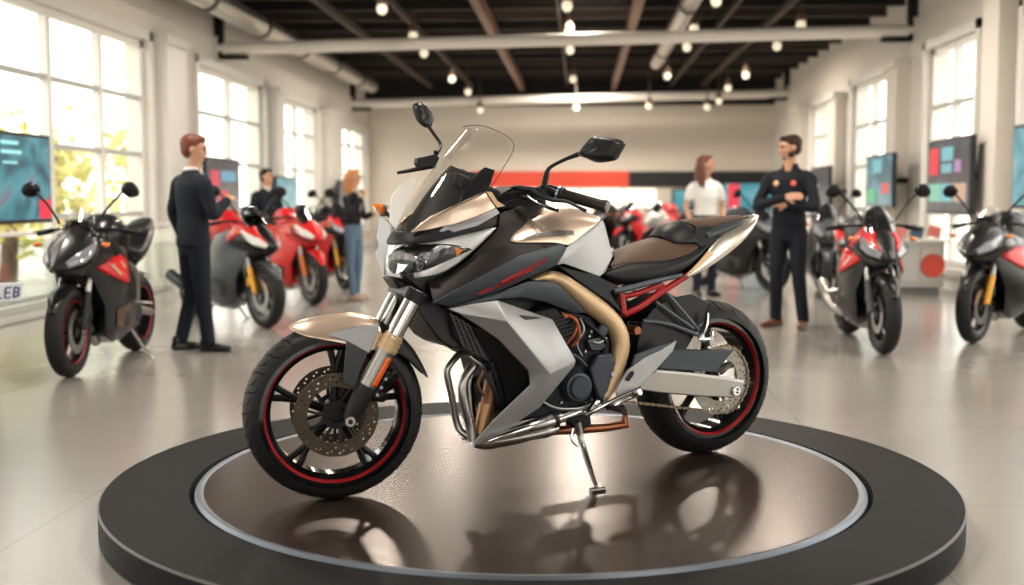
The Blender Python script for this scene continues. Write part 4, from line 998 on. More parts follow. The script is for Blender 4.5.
def tv(lab, x, y0, y1, z0, z1, side, m, tiles=(), stand=False, name='display_screen'):
    s = 1 if side == 'L' else -1   # faces +x on the left side
    o = empty(name, (x, (y0+y1)/2, 0)); tag(o, lab, 'display screen')
    L = (y1-y0)/2
    mesh_obj('bezel', bx((-.04, -L, z0), (.03*s if s > 0 else .04, L, z1)) if False else bxs([((-.03, -L, z0), (.03, L, z1))]), M_BEZ, o, smooth=False, bev=.008)
    mesh_obj('screen', bx((s*.030, -L+.035, z0+.035), (s*.036, L-.035, z1-.035)), m, o, smooth=False)
    mesh_obj('mount_arm', bxs([((-s*.03, -.15, (z0+z1)/2-.1), (-s*.08, .15, (z0+z1)/2+.1)), ((-s*.08, -.04, (z0+z1)/2-.04), (-(x-(XL if s > 0 else XR)), .04, (z0+z1)/2+.04))]), M_BEZ, o, smooth=False)
    for (ta, tb, za, zb, c, nm) in tiles:   # fractions across (from image left), fractions down
        ya, yb = (L*(2*ta-1), L*(2*tb-1)); 
        if s < 0: ya, yb = -ya, -yb
        mesh_obj(nm, bx((s*.036, min(ya, yb), z1-(z1-z0)*zb), (s*.040, max(ya, yb), z1-(z1-z0)*za)), mat('screen tile %s' % str(c), c, .4, emit=c, es=.5), o, smooth=False)
    return o
RED_, TEAL_, DK_, GRN_, TAN_ = (.55, .02, .04), (.10, .30, .36), (.03, .06, .08), (.12, .30, .14), (.35, .24, .18)
tv('large teal screen in front of the near left window, cut by the left picture edge', -5.25, 9.75, 11.13, .98, 1.83, 'L', ST,
   [(.28, .52, .10, .14, (.25, .6, .65), 'caption_line'), (.28, .56, .20, .24, (.25, .6, .65), 'caption_line'), (.30, .50, .32, .35, (.2, .5, .55), 'caption_line'), (.80, .97, .74, .95, (.6, .02, .05), 'picture_block')])
tv('dark blue screen with red picture beside the man in the navy suit', -5.2, 15.7, 17.3, .95, 1.80, 'L', SD, [(.12, .36, .22, .55, (.45, .03, .08), 'picture_block'), (.42, .85, .22, .40, (.08, .25, .38), 'picture_block'), (.30, .62, .55, .85, (.40, .04, .06), 'picture_block')])
tv('small cyan screen behind the man standing among the motorcycles at the left', -5.2, 19.4, 20.8, .98, 1.60, 'L', SCY)
tv('dim narrow screen beside the blonde woman', -5.2, 24.5, 25.85, .9, 1.60, 'L', SD)
tt = [(.08, .28, .12, .48, RED_, 'picture_block'), (.36, .62, .12, .30, TEAL_, 'caption_line'), (.36, .60, .34, .46, TEAL_, 'caption_line'), (.66, .80, .3, .46, (.25, .15, .3), 'picture_block'), (.08, .36, .60, .84, (.15, .38, .30), 'picture_block'), (.38, .62, .60, .84, (.12, .34, .40), 'picture_block'), (.65, .92, .60, .84, TAN_, 'picture_block')]
tv('dark menu screen with a red tile above the pale grey counter', 4.62, 13.9, 15.62, 1.02, 1.97, 'R', SD, tt)
tv('narrow teal screen left of the red tiled menu screen on the right wall', 4.55, 17.05, 18.62, 1.08, 1.88, 'R', scr_mat('teal screen picture', 'teal'), [(.3, .62, .1, .35, (.12, .34, .42), 'picture_block'), (.12, .4, .66, .9, (.06, .35, .16), 'picture_block'), (.62, .9, .55, .75, (.42, .08, .09), 'picture_block')])
tv('dim narrow screen behind the man with crossed arms', 4.45, 20.85, 22.5, .88, 1.80, 'R', SD, [(.2, .6, .55, .9, (.22, .07, .05), 'picture_block')])
tv('teal screen cut by the right picture edge', 4.6, 11.0, 12.55, 1.11, 1.98, 'R', SCY)
def bscr(lab, u0, v0, u1, v1, m, tiles=()):
    y = YB-.12; a = on_y(u0, v0, y); b = on_y(u1, v1, y); o = empty('display_screen', ((a.x+b.x)/2, y, 0)); tag(o, lab, 'display screen')
    w = (b.x-a.x)/2; mesh_obj('bezel', bx((-w, 0, b.z), (w, .1, a.z)), M_BEZ, o, smooth=False); mesh_obj('screen', bx((-w+.04, -.01, b.z+.04), (w-.04, 0, a.z-.04)), m, o, smooth=False)
    for (ta, tb, c) in tiles: mesh_obj('picture_block', bx((-w+2*w*ta, -.02, b.z+.05), (-w+2*w*tb, -.01, a.z-.05)), mat('screen tile %s' % str(c), c, .4, emit=c, es=.5), o, smooth=False)
bscr('small teal screen on the back wall left of the woman in white', 672, 189, 693, 229, SCY)
bscr('wide cyan screen on the back wall between the woman and the man', 723, 182, 772, 226, SCY, [(.10, .34, (.62, .05, .07))])

# ---- counter with brochures on the right
q = on_z(936, 297, 0)
K = empty('service_counter', (4.15, 15.0, 0)); tag(K, 'pale grey counter under the red tiled menu screen', 'counter')
a = on_y(930, 240, 14.6); b = on_y(979, 297, 14.6)
cx0, cx1, cz = a.x, b.x, a.z
w = (cx1-cx0)/2-.03; K.location = (4.55-w, 14.95, 0)
mg = mat('pale grey laminate', (.50, .49, .47), .4)
mesh_obj('counter_body', bx((-w, -.3, .10), (w, .3, cz-.03)), mg, K, smooth=False, bev=.01)
mesh_obj('counter_top', bx((-w-.03, -.34, cz-.03), (w+.03, .34, cz)), M_FRAME, K, smooth=False, bev=.006)
mesh_obj('plinth', bx((-w+.04, -.24, 0), (w-.04, .26, .10)), mat('grey plinth', (.2, .2, .2), .5), K, smooth=False)
mesh_obj('counter_door', bx((-w+.04, -.315, .16), (-w*.1, -.3, cz-.08)), mg, K, smooth=False, bev=.004)
d2 = mesh_obj('counter_door', bx((-w*.04, -.315, .16), (w-.04, -.3, cz-.08)), mg, K, smooth=False, bev=.004)
dd = mesh_obj('round_sign', lathe_bm([(0, 0), (.13, 0), (.145, -.012), (.145, .02), (0, .02)], Matrix.Translation((w*.45, -.34, cz-.32)), 32), mat('coral red disc', (.62, .07, .04), .4))
dd.location = K.location; tag(dd, 'round red disc hung on the front of the pale grey counter', 'sign')
for i, (x, c, l) in enumerate(((-.2, (.55, .2, .18), 'pink leaning brochure on the left of the grey counter'), (.0, (.05, .09, .13), 'dark leaning brochure in the middle of the grey counter'), (.22, (.6, .18, .15), 'reddish leaning brochure on the right of the grey counter'))):
    o = mesh_obj('brochure', box_bm((0, 0, .07), (.16, .012, .16), Matrix.Rotation(-.5, 3, 'X') @ Matrix.Rotation(.3, 3, 'Y')), mat('brochure %d' % i, c, .5), smooth=False)
    o.location = (K.location.x+x, 14.9, cz+.025); tag(o, l, 'brochure')
# glass rail by the left windows
RL = empty('glass_railing', (-5.3, 11.5, 0)); tag(RL, 'low glass railing with a white handrail along the near left windows', 'railing')
mesh_obj('handrail', bx((-.03, -1.6, .86), (.03, 3.4, .90)), M_FRAME, RL, smooth=False, bev=.01)
for y in (-1.5, .1, 1.7, 3.35): mesh_obj('post', bx((-.025, y-.025, 0), (.025, y+.025, .86)), M_FRAME, RL, smooth=False)
mesh_obj('glass_panel', bx((-.006, -1.5, .12), (.006, 3.35, .82)), clear_mat('railing glass', (.93, .96, .95), .05), RL, smooth=False)

# ---- trees outside
M_LEAF = [mat('sunlit leaf green', (.62, .62, .22), .6, noise=.1), mat('yellow leaf', (.78, .70, .32), .6), mat('deep leaf green', (.34, .38, .14), .6)]  # sunlit, washed-out brightness is put into the pale leaf colours
def tree(x, y, h, r, k, lab, n=900):
    o = empty('tree', (x, y, -.1)); tag(o, lab, 'tree', 'trees outside the windows')
    mesh_obj('trunk', tube_bm([(0, 0, 0), (.05, .03, h*.3), (0, 0, h*.55), (.05, -.05, h*.8)], [.14, .11, .09, .04], seg=10), mat('bark', (.12, .085, .06), .9), o)
    rnd = random.Random(int(x*10+y*7)); bm = bmesh.new()
    lob = [(Vector((rnd.uniform(-.6, .6)*r, rnd.uniform(-.6, .6)*r, h*rnd.uniform(.3, .9))), r*rnd.uniform(.35, .65)) for _ in range(9)]
    for i in range(n):
        c, rr = rnd.choice(lob); d = Vector((rnd.gauss(0, 1), rnd.gauss(0, 1), rnd.gauss(0, 1))).normalized()*rr*rnd.uniform(.55, 1)
        p = c+d; a = Vector((rnd.gauss(0, 1), rnd.gauss(0, 1), rnd.gauss(0, .6))).normalized(); b = a.cross(Vector((rnd.gauss(0, 1), rnd.gauss(0, 1), rnd.gauss(0, 1)))).normalized(); s = rnd.uniform(.07, .14)
        f = bm.faces.new([bm.verts.new(p+a*s), bm.verts.new(p+b*s*.6), bm.verts.new(p-a*s), bm.verts.new(p-b*s*.6)]); f.material_index = 0 if rnd.random() < .6 else 1
    mesh_obj('crown', bm, [M_LEAF[k], M_LEAF[(k+1) % 3]], o, smooth=False)
tree(-8.2, 10.6, 3.0, 1.1, 0, 'bright bushy tree behind the left edge of the near left window')
tree(-8.6, 13.0, 3.1, 1.2, 1, 'yellow leaved tree seen through the near left window')
tree(-8.0, 15.6, 2.6, 1.2, 0, 'green and yellow tree outside the last panes of the near left window')
tree(-12.0, 16.4, 3.3, 1.5, 2, 'darker tree standing further back outside the near left window')
tree(-9.0, 19.4, 2.7, 1.3, 0, 'low pale tree outside the second left window')
tree(-8.4, 22.6, 2.6, 1.2, 1, 'yellowish tree low in the third left window')
tree(8.2, 17.6, 2.3, 1.1, 1, 'pale tree low in the right window beside the red tiled screen')
gr = mesh_obj('ground', bxs([((-60, -40, -.4), (XL-.3, 90, -.22)), ((XR+.3, -40, -.4), (60, 90, -.22)), ((XL-.3, YB+.3, -.4), (XR+.3, 90, -.22)), ((XL-.3, -40, -.4), (XR+.3, YF, -.22))]), mat('pale paving outside', (.55, .53, .48), .8, scale=2), smooth=False); gr['kind'] = 'structure'

# ---- light: bright overcast sky, soft low sun through the left windows
w = bpy.data.worlds.new('sky'); SC.world = w; w.use_nodes = True; nt = w.node_tree; bg = nt.nodes['Background']
bg.inputs[0].default_value = (1, .96, .895, 1); bg.inputs[1].default_value = 3.2
def area(name, loc, rot, sx, sy, p, col=(1, .96, .9), portal=False):
    l = bpy.data.lights.new(name, 'AREA'); l.shape = 'RECTANGLE'; l.size = sx; l.size_y = sy; l.energy = p; l.color = col
    o = bpy.data.objects.new(name, l); COL.objects.link(o); o.location = loc; o.rotation_euler = rot
    if portal: l.cycles.is_portal = True
    return o
for s, x, wins in ((-1, XL, WL), (1, XR, WR)):
    for (a, b, n, z0, z1) in wins:
        area('window_portal', (x+s*.35, (a+b)/2, (z0+z1)/2), (0, -s*pi/2, 0) if s > 0 else (0, -pi/2, 0), z1-z0, b-a, 1, portal=True).rotation_euler = (0, (pi/2 if s > 0 else -pi/2), 0)
for xx in (-2.2, 2.4): area('front_portal', (xx, YF-.3, 1.5), (pi/2, 0, 0), 2.0, 3.0, 1, portal=True)
# fixtureless disk lights added under the ceiling to brighten the hall
for i, (x, y, p) in enumerate(((-2.2, 3.2, 60), (1.8, 3.0, 60), (-.2, 6.0, 60), (-3.2, 8.5, 60), (3.2, 8.5, 60), (0, 10.5, 80), (-2.5, 14, 90), (2.5, 14, 90), (0, 18, 110), (-2.6, 23, 130), (2.6, 23, 130), (0, 27, 150))):
    l = bpy.data.lights.new('fill_disk', 'AREA'); l.shape = 'DISK'; l.size = .5; l.energy = p; l.color = (1, .89, .76)
    o = bpy.data.objects.new('ceiling_fill', l); COL.objects.link(o); o.location = (x, y, 4.0)
SC.view_settings.view_transform = 'Standard'; SC.view_settings.look = 'None'; SC.view_settings.gamma = 1; SC.view_settings.use_curve_mapping = False
SC.view_settings.exposure = 0.5
SC.cycles.use_denoising = True
SC.cycles.max_bounces = 8; SC.cycles.diffuse_bounces = 4; SC.cycles.glossy_bounces = 4; SC.cycles.transparent_max_bounces = 16
SC.cycles.sample_clamp_indirect = 8
# ================================================================== the other motorcycles of the hall
def sup(st):
    def at(x):
        if x >= st[0][0]: return st[0][1:]
        for a, b in zip(st, st[1:]):
            if b[0] <= x <= a[0]:
                t = (a[0]-x)/(a[0]-b[0]); return tuple(a[i]*(1-t)+b[i]*t for i in (1, 2, 3))
        return st[-1][1:]
    return at
def sy(st, x, z, p=2.4):
    zb, zt, w = sup(st)(x); t = min(1, abs((z-(zb+zt)/2)/((zt-zb)/2+1e-6))); return w*(1-t**p)**(1/p)
def hull(st, p=2.4, n=20):
    rows = []
    bm = bmesh.new(); R_ = []
    for x, zb, zt, w in st:
        ring = []
        for k in range(n):
            a = 2*pi*k/n; c, s = cos(a), sin(a)
            ring.append(bm.verts.new((x, w*math.copysign(abs(c)**(2/p), c), (zb+zt)/2+(zt-zb)/2*math.copysign(abs(s)**(2/p), s))))
        R_.append(ring)
    for A, B in zip(R_, R_[1:]):
        for k in range(n): bm.faces.new((A[k], A[(k+1) % n], B[(k+1) % n], B[k]))
    bm.faces.new(R_[0]); bm.faces.new(R_[-1][::-1])
    return bm
def dec(st, up, lo, off, s, nx=8, nz=4, pw=2.4):
    def lerp(pl, t):
        t *= len(pl)-1; i = min(int(t), len(pl)-2); f = t-i
        return pl[i][0]*(1-f)+pl[i+1][0]*f, pl[i][1]*(1-f)+pl[i+1][1]*f
    rows = []
    for j in range(nz+1):
        r = []
        for i in range(nx+1):
            a = lerp(up, i/nx); b = lerp(lo, i/nx); q = j/nz; x = a[0]*(1-q)+b[0]*q; z = a[1]*(1-q)+b[1]*q
            r.append(Vector((x, s*(sy(st, x, z, pw)+off), z)))
        rows.append(r)
    return shell_fix(grid_bm(rows), Vector((0, s, 0)))
def decN(st, up, lo, off, s, nx=8, nz=4): return dec(st, up, lo, off, s, nx, nz, 1.35)
NOSE = [(1.62, .745, .775, .012), (1.55, .70, .84, .07), (1.42, .67, .94, .15), (1.26, .63, 1.02, .20), (1.08, .60, 1.05, .21), (.93, .62, 1.00, .18), (.80, .66, .93, .13)]
BELLY = [(1.20, .56, .74, .12), (1.10, .42, .84, .185), (.95, .28, .86, .205), (.78, .20, .84, .205), (.60, .17, .72, .185), (.42, .18, .52, .15), (.26, .22, .36, .10)]
TANK = [(.98, .84, .95, .09), (.90, .80, 1.05, .15), (.76, .78, 1.12, .18), (.62, .76, 1.11, .18), (.50, .76, 1.02, .15), (.40, .77, .90, .10)]
SEAT = [(.46, .79, .86, .09), (.36, .76, .84, .13), (.20, .76, .83, .155), (.06, .79, .88, .14), (-.02, .84, .93, .10)]
PIL = [(.0, .90, .97, .09), (-.08, .93, 1.01, .11), (-.24, .99, 1.05, .10), (-.36, 1.03, 1.07, .05)]
TAIL = [(.30, .66, .80, .12), (.14, .70, .86, .14), (-.06, .79, .95, .135), (-.26, .90, 1.02, .10), (-.42, .99, 1.05, .04)]
def gbike(fpx, rpx, c, lab, group='sport motorcycles lined up on the showroom floor', steer=0, flip_scale=None, detail=True, loc=None, head=None, plate=False, lean=0):
    if loc is None:
        f = on_z(*fpx, 0); r = on_z(*rpx, 0); ang = atan2(f.y-r.y, f.x-r.x)
    else: f = Vector(loc); ang = head
    k = 1.0
    org = f-Vector((cos(ang), sin(ang), 0))*1.40*k
    o = empty('motorcycle', org, ang); tag(o, lab, 'motorcycle', group)
    def p(nm, bm, m, par=None, **kw): return mesh_obj(nm, bm, m, par or o, **kw)
    R0 = .31
    Ms = Matrix.Translation((1.32, 0, 0)) @ Matrix.Rotation(steer, 4, 'Z') @ Matrix.Translation((-1.32, 0, 0))
    for nm, x, w, st in (('front_wheel', 1.40, .12, 1), ('rear_wheel', 0, .18, 0)):
        M = (Ms if st else Matrix.Identity(4)) @ Matrix.Translation((x, 0, R0))
        wh = p(nm, lathe_bm(tyre_profile(R0, w, .225), M, 40, closed=True), M_TYRE, angle=60)
        h = w*.4
        p('rim', lathe_bm([(.228, -h), (.205, -h+.01), (.195, 0), (.205, h-.01), (.228, h), (.215, 0)], M, 40, closed=True), c.get('rim', M_BLACK), wh)
        bm = bmesh.new()
        for i in range(5):
            a = 2*pi*i/5+.3; tube_bm([M @ Vector((0, 0, 0)), M @ Vector((cos(a)*.21, 0, sin(a)*.21))], [.03, .014], seg=8, bm=bm)
        lathe_bm([(0, -.06), (.035, -.06), (.035, .06), (0, .06)], M, 20, bm)
        p('spokes', bm, c.get('rim', M_BLACK), wh)
        for y in ((-.055, .055) if st else (-.06,)):
            p('brake_disc', lathe_bm([(.09, y), (.15, y), (.15, y+.005), (.09, y+.005)], M, 32, closed=True), M_STEEL, wh)
        if c.get('stripe'): 
            for s in (-1, 1): p('rim_stripe', lathe_bm([(.213, s*(h+.002)), (.205, s*(h-.004)), (.206, s*(h-.008)), (.214, s*(h-.004))], M, 40, closed=True), M_REDL, wh)
    for s in (-1, 1):
        a = Ms @ Vector((1.16, s*.095, .86)); b = Ms @ Vector((1.385, s*.095, .33)); d = b-a
        fl = p('fork_leg', tube_bm([a, a+d*.6], .024, seg=12), c.get('fork', M_STEEL))
        p('fork_slider', tube_bm([a+d*.55, b], [.030, .027], seg=12), c.get('slider', M_BLACK), fl)
        p('brake_caliper', box_bm(a+d*.80+Vector((-.06, 0, .0)), (.05, .045, .09)), c.get('caliper', M_BLACKM), fl, bev=.008)
    rows = []
    for i in range(13):
        a = radians(28+ (150-28)*i/12); wd = .075*min(1, .3+min(i, 12-i)*.25)
        rows.append([Ms @ Vector((1.40+(.335-.03*abs(t)**2)*cos(a), wd*t, R0+(.335-.03*abs(t)**2)*sin(a))) for t in (-1, -.5, 0, .5, 1)])
    p('front_fender', shell_fix(grid_bm(rows), Vector((0, 0, 1))), c['fender'], solid=.004, sub=1)
    rows = []
    for i in range(9):
        a = radians(70+(170-70)*i/8); wd = .095
        rows.append([Vector(((.335-.03*abs(t)**2)*cos(a)*-1*-1, wd*t, R0+(.335-.03*abs(t)**2)*sin(a))) for t in (-1, -.5, 0, .5, 1)])
    rows = [[Vector((-q.x, q.y, q.z)) for q in r] for r in rows]
    p('rear_hugger', shell_fix(grid_bm(rows), Vector((0, 0, 1))), M_BLACKM, solid=.004)
    ns = p('upper_fairing', hull(NOSE, 1.35, 16), c['nose'], bev=.006, angle=28)
    be = p('belly_pan', plate_bm([(1.0, .11, .24), (.80, .11, .165), (.45, .11, .21), (.5, .11, .34), (.9, .11, .4)], (0, -.22, 0)), c['belly'], bev=.02)
    V = dict(a=(1.34, .10, .78), b=(1.08, .165, .93), c=(.76, .185, .86), d=(.60, .175, .70), e=(.68, .225, .52), f=(.36, .15, .25), g=(.78, .13, .17), h=(1.04, .13, .25), i=(1.14, .165, .47), j=(.92, .25, .64), k=(.80, .235, .36))
    V = {q: Vector(v) for q, v in V.items()}
    for s in (-1, 1):
        def SV(s=s): return {q: Vector((v.x, v.y*s, v.z)) for q, v in V.items()}
        fb_ = p('side_fairing', shell_fix(faces_bm(SV(), ['abj', 'aji', 'bcj', 'cdej', 'jek', 'ijkh'[0]+'jk', 'ikh', 'efk', 'fgk', 'ghk']), Vector((0, s, 0))), c['belly'], solid=.008, bev=.006)
        def cm(**w):
            q = sum((V[n]*x for n, x in w.items()), Vector()); return Vector((q.x+.004, (q.y+.010)*s, q.z))
        if c.get('sidepanel'): p('side_panel', shell_fix(grid_bm([[cm(a=.80, b=.12, j=.08), cm(a=.30, b=.50, j=.20), cm(b=.55, j=.45), cm(b=.35, c=.35, j=.30), cm(c=.60, j=.40)], [cm(a=.72, j=.28), cm(a=.45, j=.55), cm(j=1.0), cm(j=.90, c=.10), cm(c=.45, j=.55)], [cm(a=.6, j=.32, i=.08), cm(a=.3, j=.6, i=.1), cm(j=.85, k=.08, i=.07), cm(j=.80, e=.20), cm(c=.3, j=.45, e=.25)]]), Vector((0, s, 0))), c['sidepanel'], fb_, solid=.006)
        if c.get('sidelight'): p('side_marker', plate_bm([cm(a=.35, b=.2, j=.45)+Vector((0, .006*s, 0)), cm(b=.35, c=.15, j=.5)+Vector((0, .006*s, 0)), cm(b=.1, c=.25, j=.65)+Vector((0, .006*s, 0)), cm(a=.2, j=.8)+Vector((0, .006*s, 0))], (0, -.006*s, 0)), c['sidelight'], fb_, bev=.001)
        if c.get('sidelow'): p('lower_panel', plate_bm([cm(i=.6, k=.4), cm(j=.3, k=.6, e=.1), cm(k=.75, f=.25), cm(k=.45, g=.3, f=.25), cm(h=.6, k=.4)], (0, -.006*s, 0)), c['sidelow'], fb_, bev=.002)
    p('engine', bxs([((.40, -.15, .26), (.80, .15, .66))]), M_ENGINE, bev=.03)
    for s in (-1, 1):
        p('engine_cover', lathe_bm([(0, s*.19), (.07, s*.19), (.085, s*.17), (.085, s*.12)], Matrix.Translation((.48, 0, .36)), 24), c.get('cover', M_ENGL))
    p('fuel_tank', hull(TANK), c['tank'], sub=1)
    p('rider_seat', hull(SEAT), M_SEATB, sub=1); p('passenger_seat', hull(PIL), M_SEATB, sub=1); tl_ = p('tail_fairing', hull(TAIL), c['tail'], sub=1)
    p('tail_lamp', bxs([((-.44, -.035, 1.0), (-.40, .035, 1.035))]), M_RED, tl_, bev=.004)
    for s in (-1, 1):
        hl = p('headlight', decN(NOSE, [(1.565, .79), (1.46, .85), (1.24, .925)], [(1.555, .755), (1.44, .785), (1.24, .91)], .007, s), c.get('lens', mat('grey headlight glass', (.30, .32, .35), .12, metal=.3, coat=.4)), solid=.01, off=0)
        p('headlight_bezel', decN(NOSE, [(1.58, .735), (1.50, .735), (1.42, .755), (1.22, .89)], [(1.575, .725), (1.50, .72), (1.40, .735), (1.20, .88)], .009, s), c.get('bezel', M_BLACK), hl, solid=.006, off=0)
        if c.get('nosepanel'): p('fairing_panel', decN(NOSE, [(1.54, .815), (1.34, .955), (1.0, 1.02)], [(1.50, .80), (1.30, .90), (1.02, .78)], .006, s), c['nosepanel'], ns, solid=.008, off=0)
        if c.get('nosestripe'): p('fairing_stripe', decN(NOSE, [(1.20, .98), (1.0, .98), (.86, .90)], [(1.20, .955), (1.0, .94), (.88, .86)], .012, s), c['nosestripe'], ns, solid=.004, off=0)
        # mirrors and bars
        if not c.get('nomir'): mi = p('mirror', puff_bm(smoothpoly([Vector((1.10, s*(.28), 1.275)), Vector((1.11, s*.31, 1.325)), Vector((1.11, s*.37, 1.33)), Vector((1.10, s*.41, 1.28)), Vector((1.09, s*.40, 1.235)), Vector((1.09, s*.33, 1.225))]), (1, s*.2, .1), .04, .012, 4), M_BLACK)
        if not c.get('nomir'): p('mirror_stalk', tube_bm([(1.16, s*.13, 1.04), (1.14, s*.20, 1.15), (1.12, s*.30, 1.26)], .009, seg=8), M_BLACK, mi)
        hb_ = p('handlebar', tube_bm([(1.06, s*.07, .99), (1.03, s*.18, 1.0), (.94, s*.36, .97)], .012, seg=8), M_BLACK)
        p('grip', tube_bm([(.995, s*.245, .99), (.94, s*.37, .965)], .019, seg=12), M_BLACKM, hb_)
        p('lever', tube_bm([(1.04, s*.20, 1.0), (1.03, s*.30, .99), (.99, s*.38, .98)], .006, seg=6), M_BLACK, hb_)
        p('indicator_lamp', ellipsoid_bm((1.30, s*.235, .90), (.035, .03, .018)), M_AMBER)
        p('swingarm', tube_bm([(.42, s*.11, .36), (.2, s*.12, .345), (0, s*.125, .31)], [.04, .033, .03], seg=10), c.get('arm', M_ALU))
        p('rider_footrest', tube_bm([(.36, s*.15, .42), (.34, s*.25, .41)], .012, seg=8), M_STEEL)
        p('frame_rail', tube_bm([(.75, s*.15, .76), (.5, s*.17, .66), (.38, s*.14, .42)], [.03, .03, .025], seg=10), c.get('frame', M_ALU))
        p('subframe', tube_bm([(.48, s*.12, .66), (.2, s*.12, .76), (-.15, s*.09, .9)], .014, seg=8), c.get('sub', M_BLACK))
    # windscreen
    rows = []
    for x, z, w_, b in ((1.44, .90, .09, .03), (1.34, .985, .125, .05), (1.24, 1.07, .12, .06), (1.15, 1.14, .085, .05), (1.12, 1.16, .05, .04)):
        rows.append([Vector((x-b*t*t*1.6, w_*t, z-.02*t*t)) for t in (-1, -.5, 0, .5, 1)])
    p('windscreen', shell_fix(grid_bm(rows), Vector((1, 0, .5))), c.get('screen', mat('smoked screen', (.03, .032, .036), .08, coat=1, alpha=.85)), solid=.004, sub=1)
    p('dashboard', bxs([((1.12, -.09, .98), (1.2, .09, 1.07))]), M_BLACK, bev=.02)
    if not plate: ex = p('exhaust', tube_bm([(.5, -.12, .22), (.25, -.17, .25), (.12, -.20, .33), (-.16, -.22, .44)], [.03, .035, .055, .06], seg=14), c.get('exh', M_STEEL))
    p('exhaust_header', tube_bm([(.98, 0, .6), (1.0, 0, .35), (.85, -.02, .17), (.5, -.1, .2)], .03, seg=10), M_STEEL)
    st_ = Vector((.50, .30, 0)); p('side_stand', tube_bm([(.52, .12, .26), (.50, .27, .02), (.52, .30, .008)], [.014, .011, .012], seg=8), M_STEEL)
    if plate:
        hp_ = p('plate_hanger', tube_bm([(-.30, 0, .90), (-.46, 0, .66)], .02, seg=8), M_BLACK)
        rot = Matrix.Rotation(-.35, 3, 'Y')
        pp = p('number_plate', box_bm((-.50, 0, .64), (.012, .30, .12), rot), mat('white plate', (.75, .78, .82), .4), smooth=False)
        bm = bmesh.new(); pm = mat('blue plate lettering', (.05, .09, .25), .5)
        # blurred characters read N G . L E B
        G = {'N': [((0, 0), (0, 1)), ((0, 1), (1, 0)), ((1, 0), (1, 1))], 'G': [((1, 1), (0, 1)), ((0, 1), (0, 0)), ((0, 0), (1, 0)), ((1, 0), (1, .5)), ((1, .5), (.5, .5))], 'L': [((0, 1), (0, 0)), ((0, 0), (1, 0))], 'E': [((1, 1), (0, 1)), ((0, 1), (0, 0)), ((0, 0), (1, 0)), ((0, .5), (.8, .5))], 'B': [((0, 0), (0, 1)), ((0, 1), (.9, .9)), ((.9, .9), (.8, .5)), ((.8, .5), (0, .5)), ((.8, .5), (1, .2)), ((1, .2), (0, 0))]}
        for i, ch in enumerate('NGLEB'):
            y0 = .125-i*.052-(.012 if i > 1 else 0)
            for a, b in G[ch]:
                P0 = rot @ Vector((-.010, 0, -.035+.07*a[1])); P1 = rot @ Vector((-.010, 0, -.035+.07*b[1]))
                tube_bm([Vector((-.50, y0-.034*a[0], .64))+P0, Vector((-.50, y0-.034*b[0], .64))+P1], .005, seg=5, bm=bm)
        p('plate_lettering', bm, pm, pp, smooth=False)
    return o
M_REDB = mat('bright red bodywork', (.60, .012, .014), .36, coat=.15)
M_BLK2 = mat('black bodywork', (.016, .017, .02), .3, coat=.15)
M_GRY2 = mat('graphite bodywork', (.065, .07, .08), .38, metal=.3, coat=.1)
M_WHT2 = mat('pearl white bodywork', (.75, .73, .70), .25, coat=.6)
M_CLS = clear_mat('clear windscreen', (.9, .9, .9), .05)
M_GLD2 = mat('gold fork', (.62, .30, .04), .3, metal=.7)
gbike((70, 377), (148, 345), dict(nose=M_BLK2, belly=M_BLK2, tank=M_BLK2, tail=M_BLK2, fender=M_BLK2, sidepanel=M_REDB, sidelight=mat('champagne inlay', (.5, .33, .2), .3, metal=.5), sidelow=mat('bronze inlay', (.16, .10, .06), .3, metal=.5), stripe=True, rim=M_BLACK, nosestripe=M_BLK2, screen=M_CLS, exh=M_STEEL), 'black sport motorcycle with red side panel and clear screen by the near left window')
gbike((266, 328), (166, 311), dict(nose=M_BLK2, belly=M_GRY2, tank=M_REDB, tail=M_WHT2, fender=M_GRY2, nosepanel=M_REDB, sidelow=M_BLK2, slider=M_GLD2, caliper=M_GLD2, rim=M_GRY2, screen=clear_mat('pale smoked screen', (.6, .62, .64), .15), exh=M_BLACK, lens=mat('pale headlight', (.7, .7, .66), .1, coat=1)), 'graphite and red sport motorcycle with gold forks behind the man in the navy suit')
gbike((314, 305), (250, 293), dict(nose=M_REDB, belly=M_REDB, tank=M_REDB, tail=M_REDB, fender=M_REDB, sidelow=M_BLK2, slider=mat('orange fork', (.75, .16, .01), .3), rim=M_GRY2, lens=mat('pale headlight', (.7, .7, .66), .1)), 'bright red sport motorcycle right of the graphite and red one')
gbike((346, 290), (300, 281), dict(nose=M_BLK2, belly=M_REDB, tank=M_BLK2, tail=M_REDB, fender=M_BLK2, nosepanel=M_REDB, slider=M_GLD2, rim=M_BLACK), 'dark motorcycle with red panels between the bright red one and the blonde woman')
gbike((882, 354), (838, 327), dict(nose=M_BLK2, belly=M_BLK2, tank=M_GRY2, tail=M_REDB, fender=M_BLK2, nosepanel=M_REDB, sidepanel=M_REDB, sidelight=mat('pale inlay', (.75, .45, .4), .3), rim=M_BLACK, exh=M_ALU, slider=M_GRY2), 'red and black sport motorcycle facing the camera in front of the narrow teal screen', steer=.08)
gbike((973, 343), (1072, 318), dict(nose=M_BLK2, belly=M_BLK2, tank=M_BLK2, tail=M_BLK2, fender=M_BLK2, sidepanel=M_REDB, slider=M_GLD2, rim=M_BLACK, screen=M_CLS), 'black motorcycle with gold forks cut by the right picture edge')
gbike((-98, 364), (-22, 388), dict(nose=M_BLK2, belly=M_BLK2, tank=M_BLK2, tail=M_REDB, fender=M_BLK2, rim=M_BLACK), 'motorcycle with red tail and white number plate cut by the left picture edge', plate=True)
gbike((772, 292), (704, 285), dict(nose=M_GRY2, belly=M_BLK2, tank=M_GRY2, tail=M_GRY2, fender=M_BLK2, rim=M_BLACK, sidelow=M_GRY2), 'dark grey motorcycle standing behind the man with crossed arms')
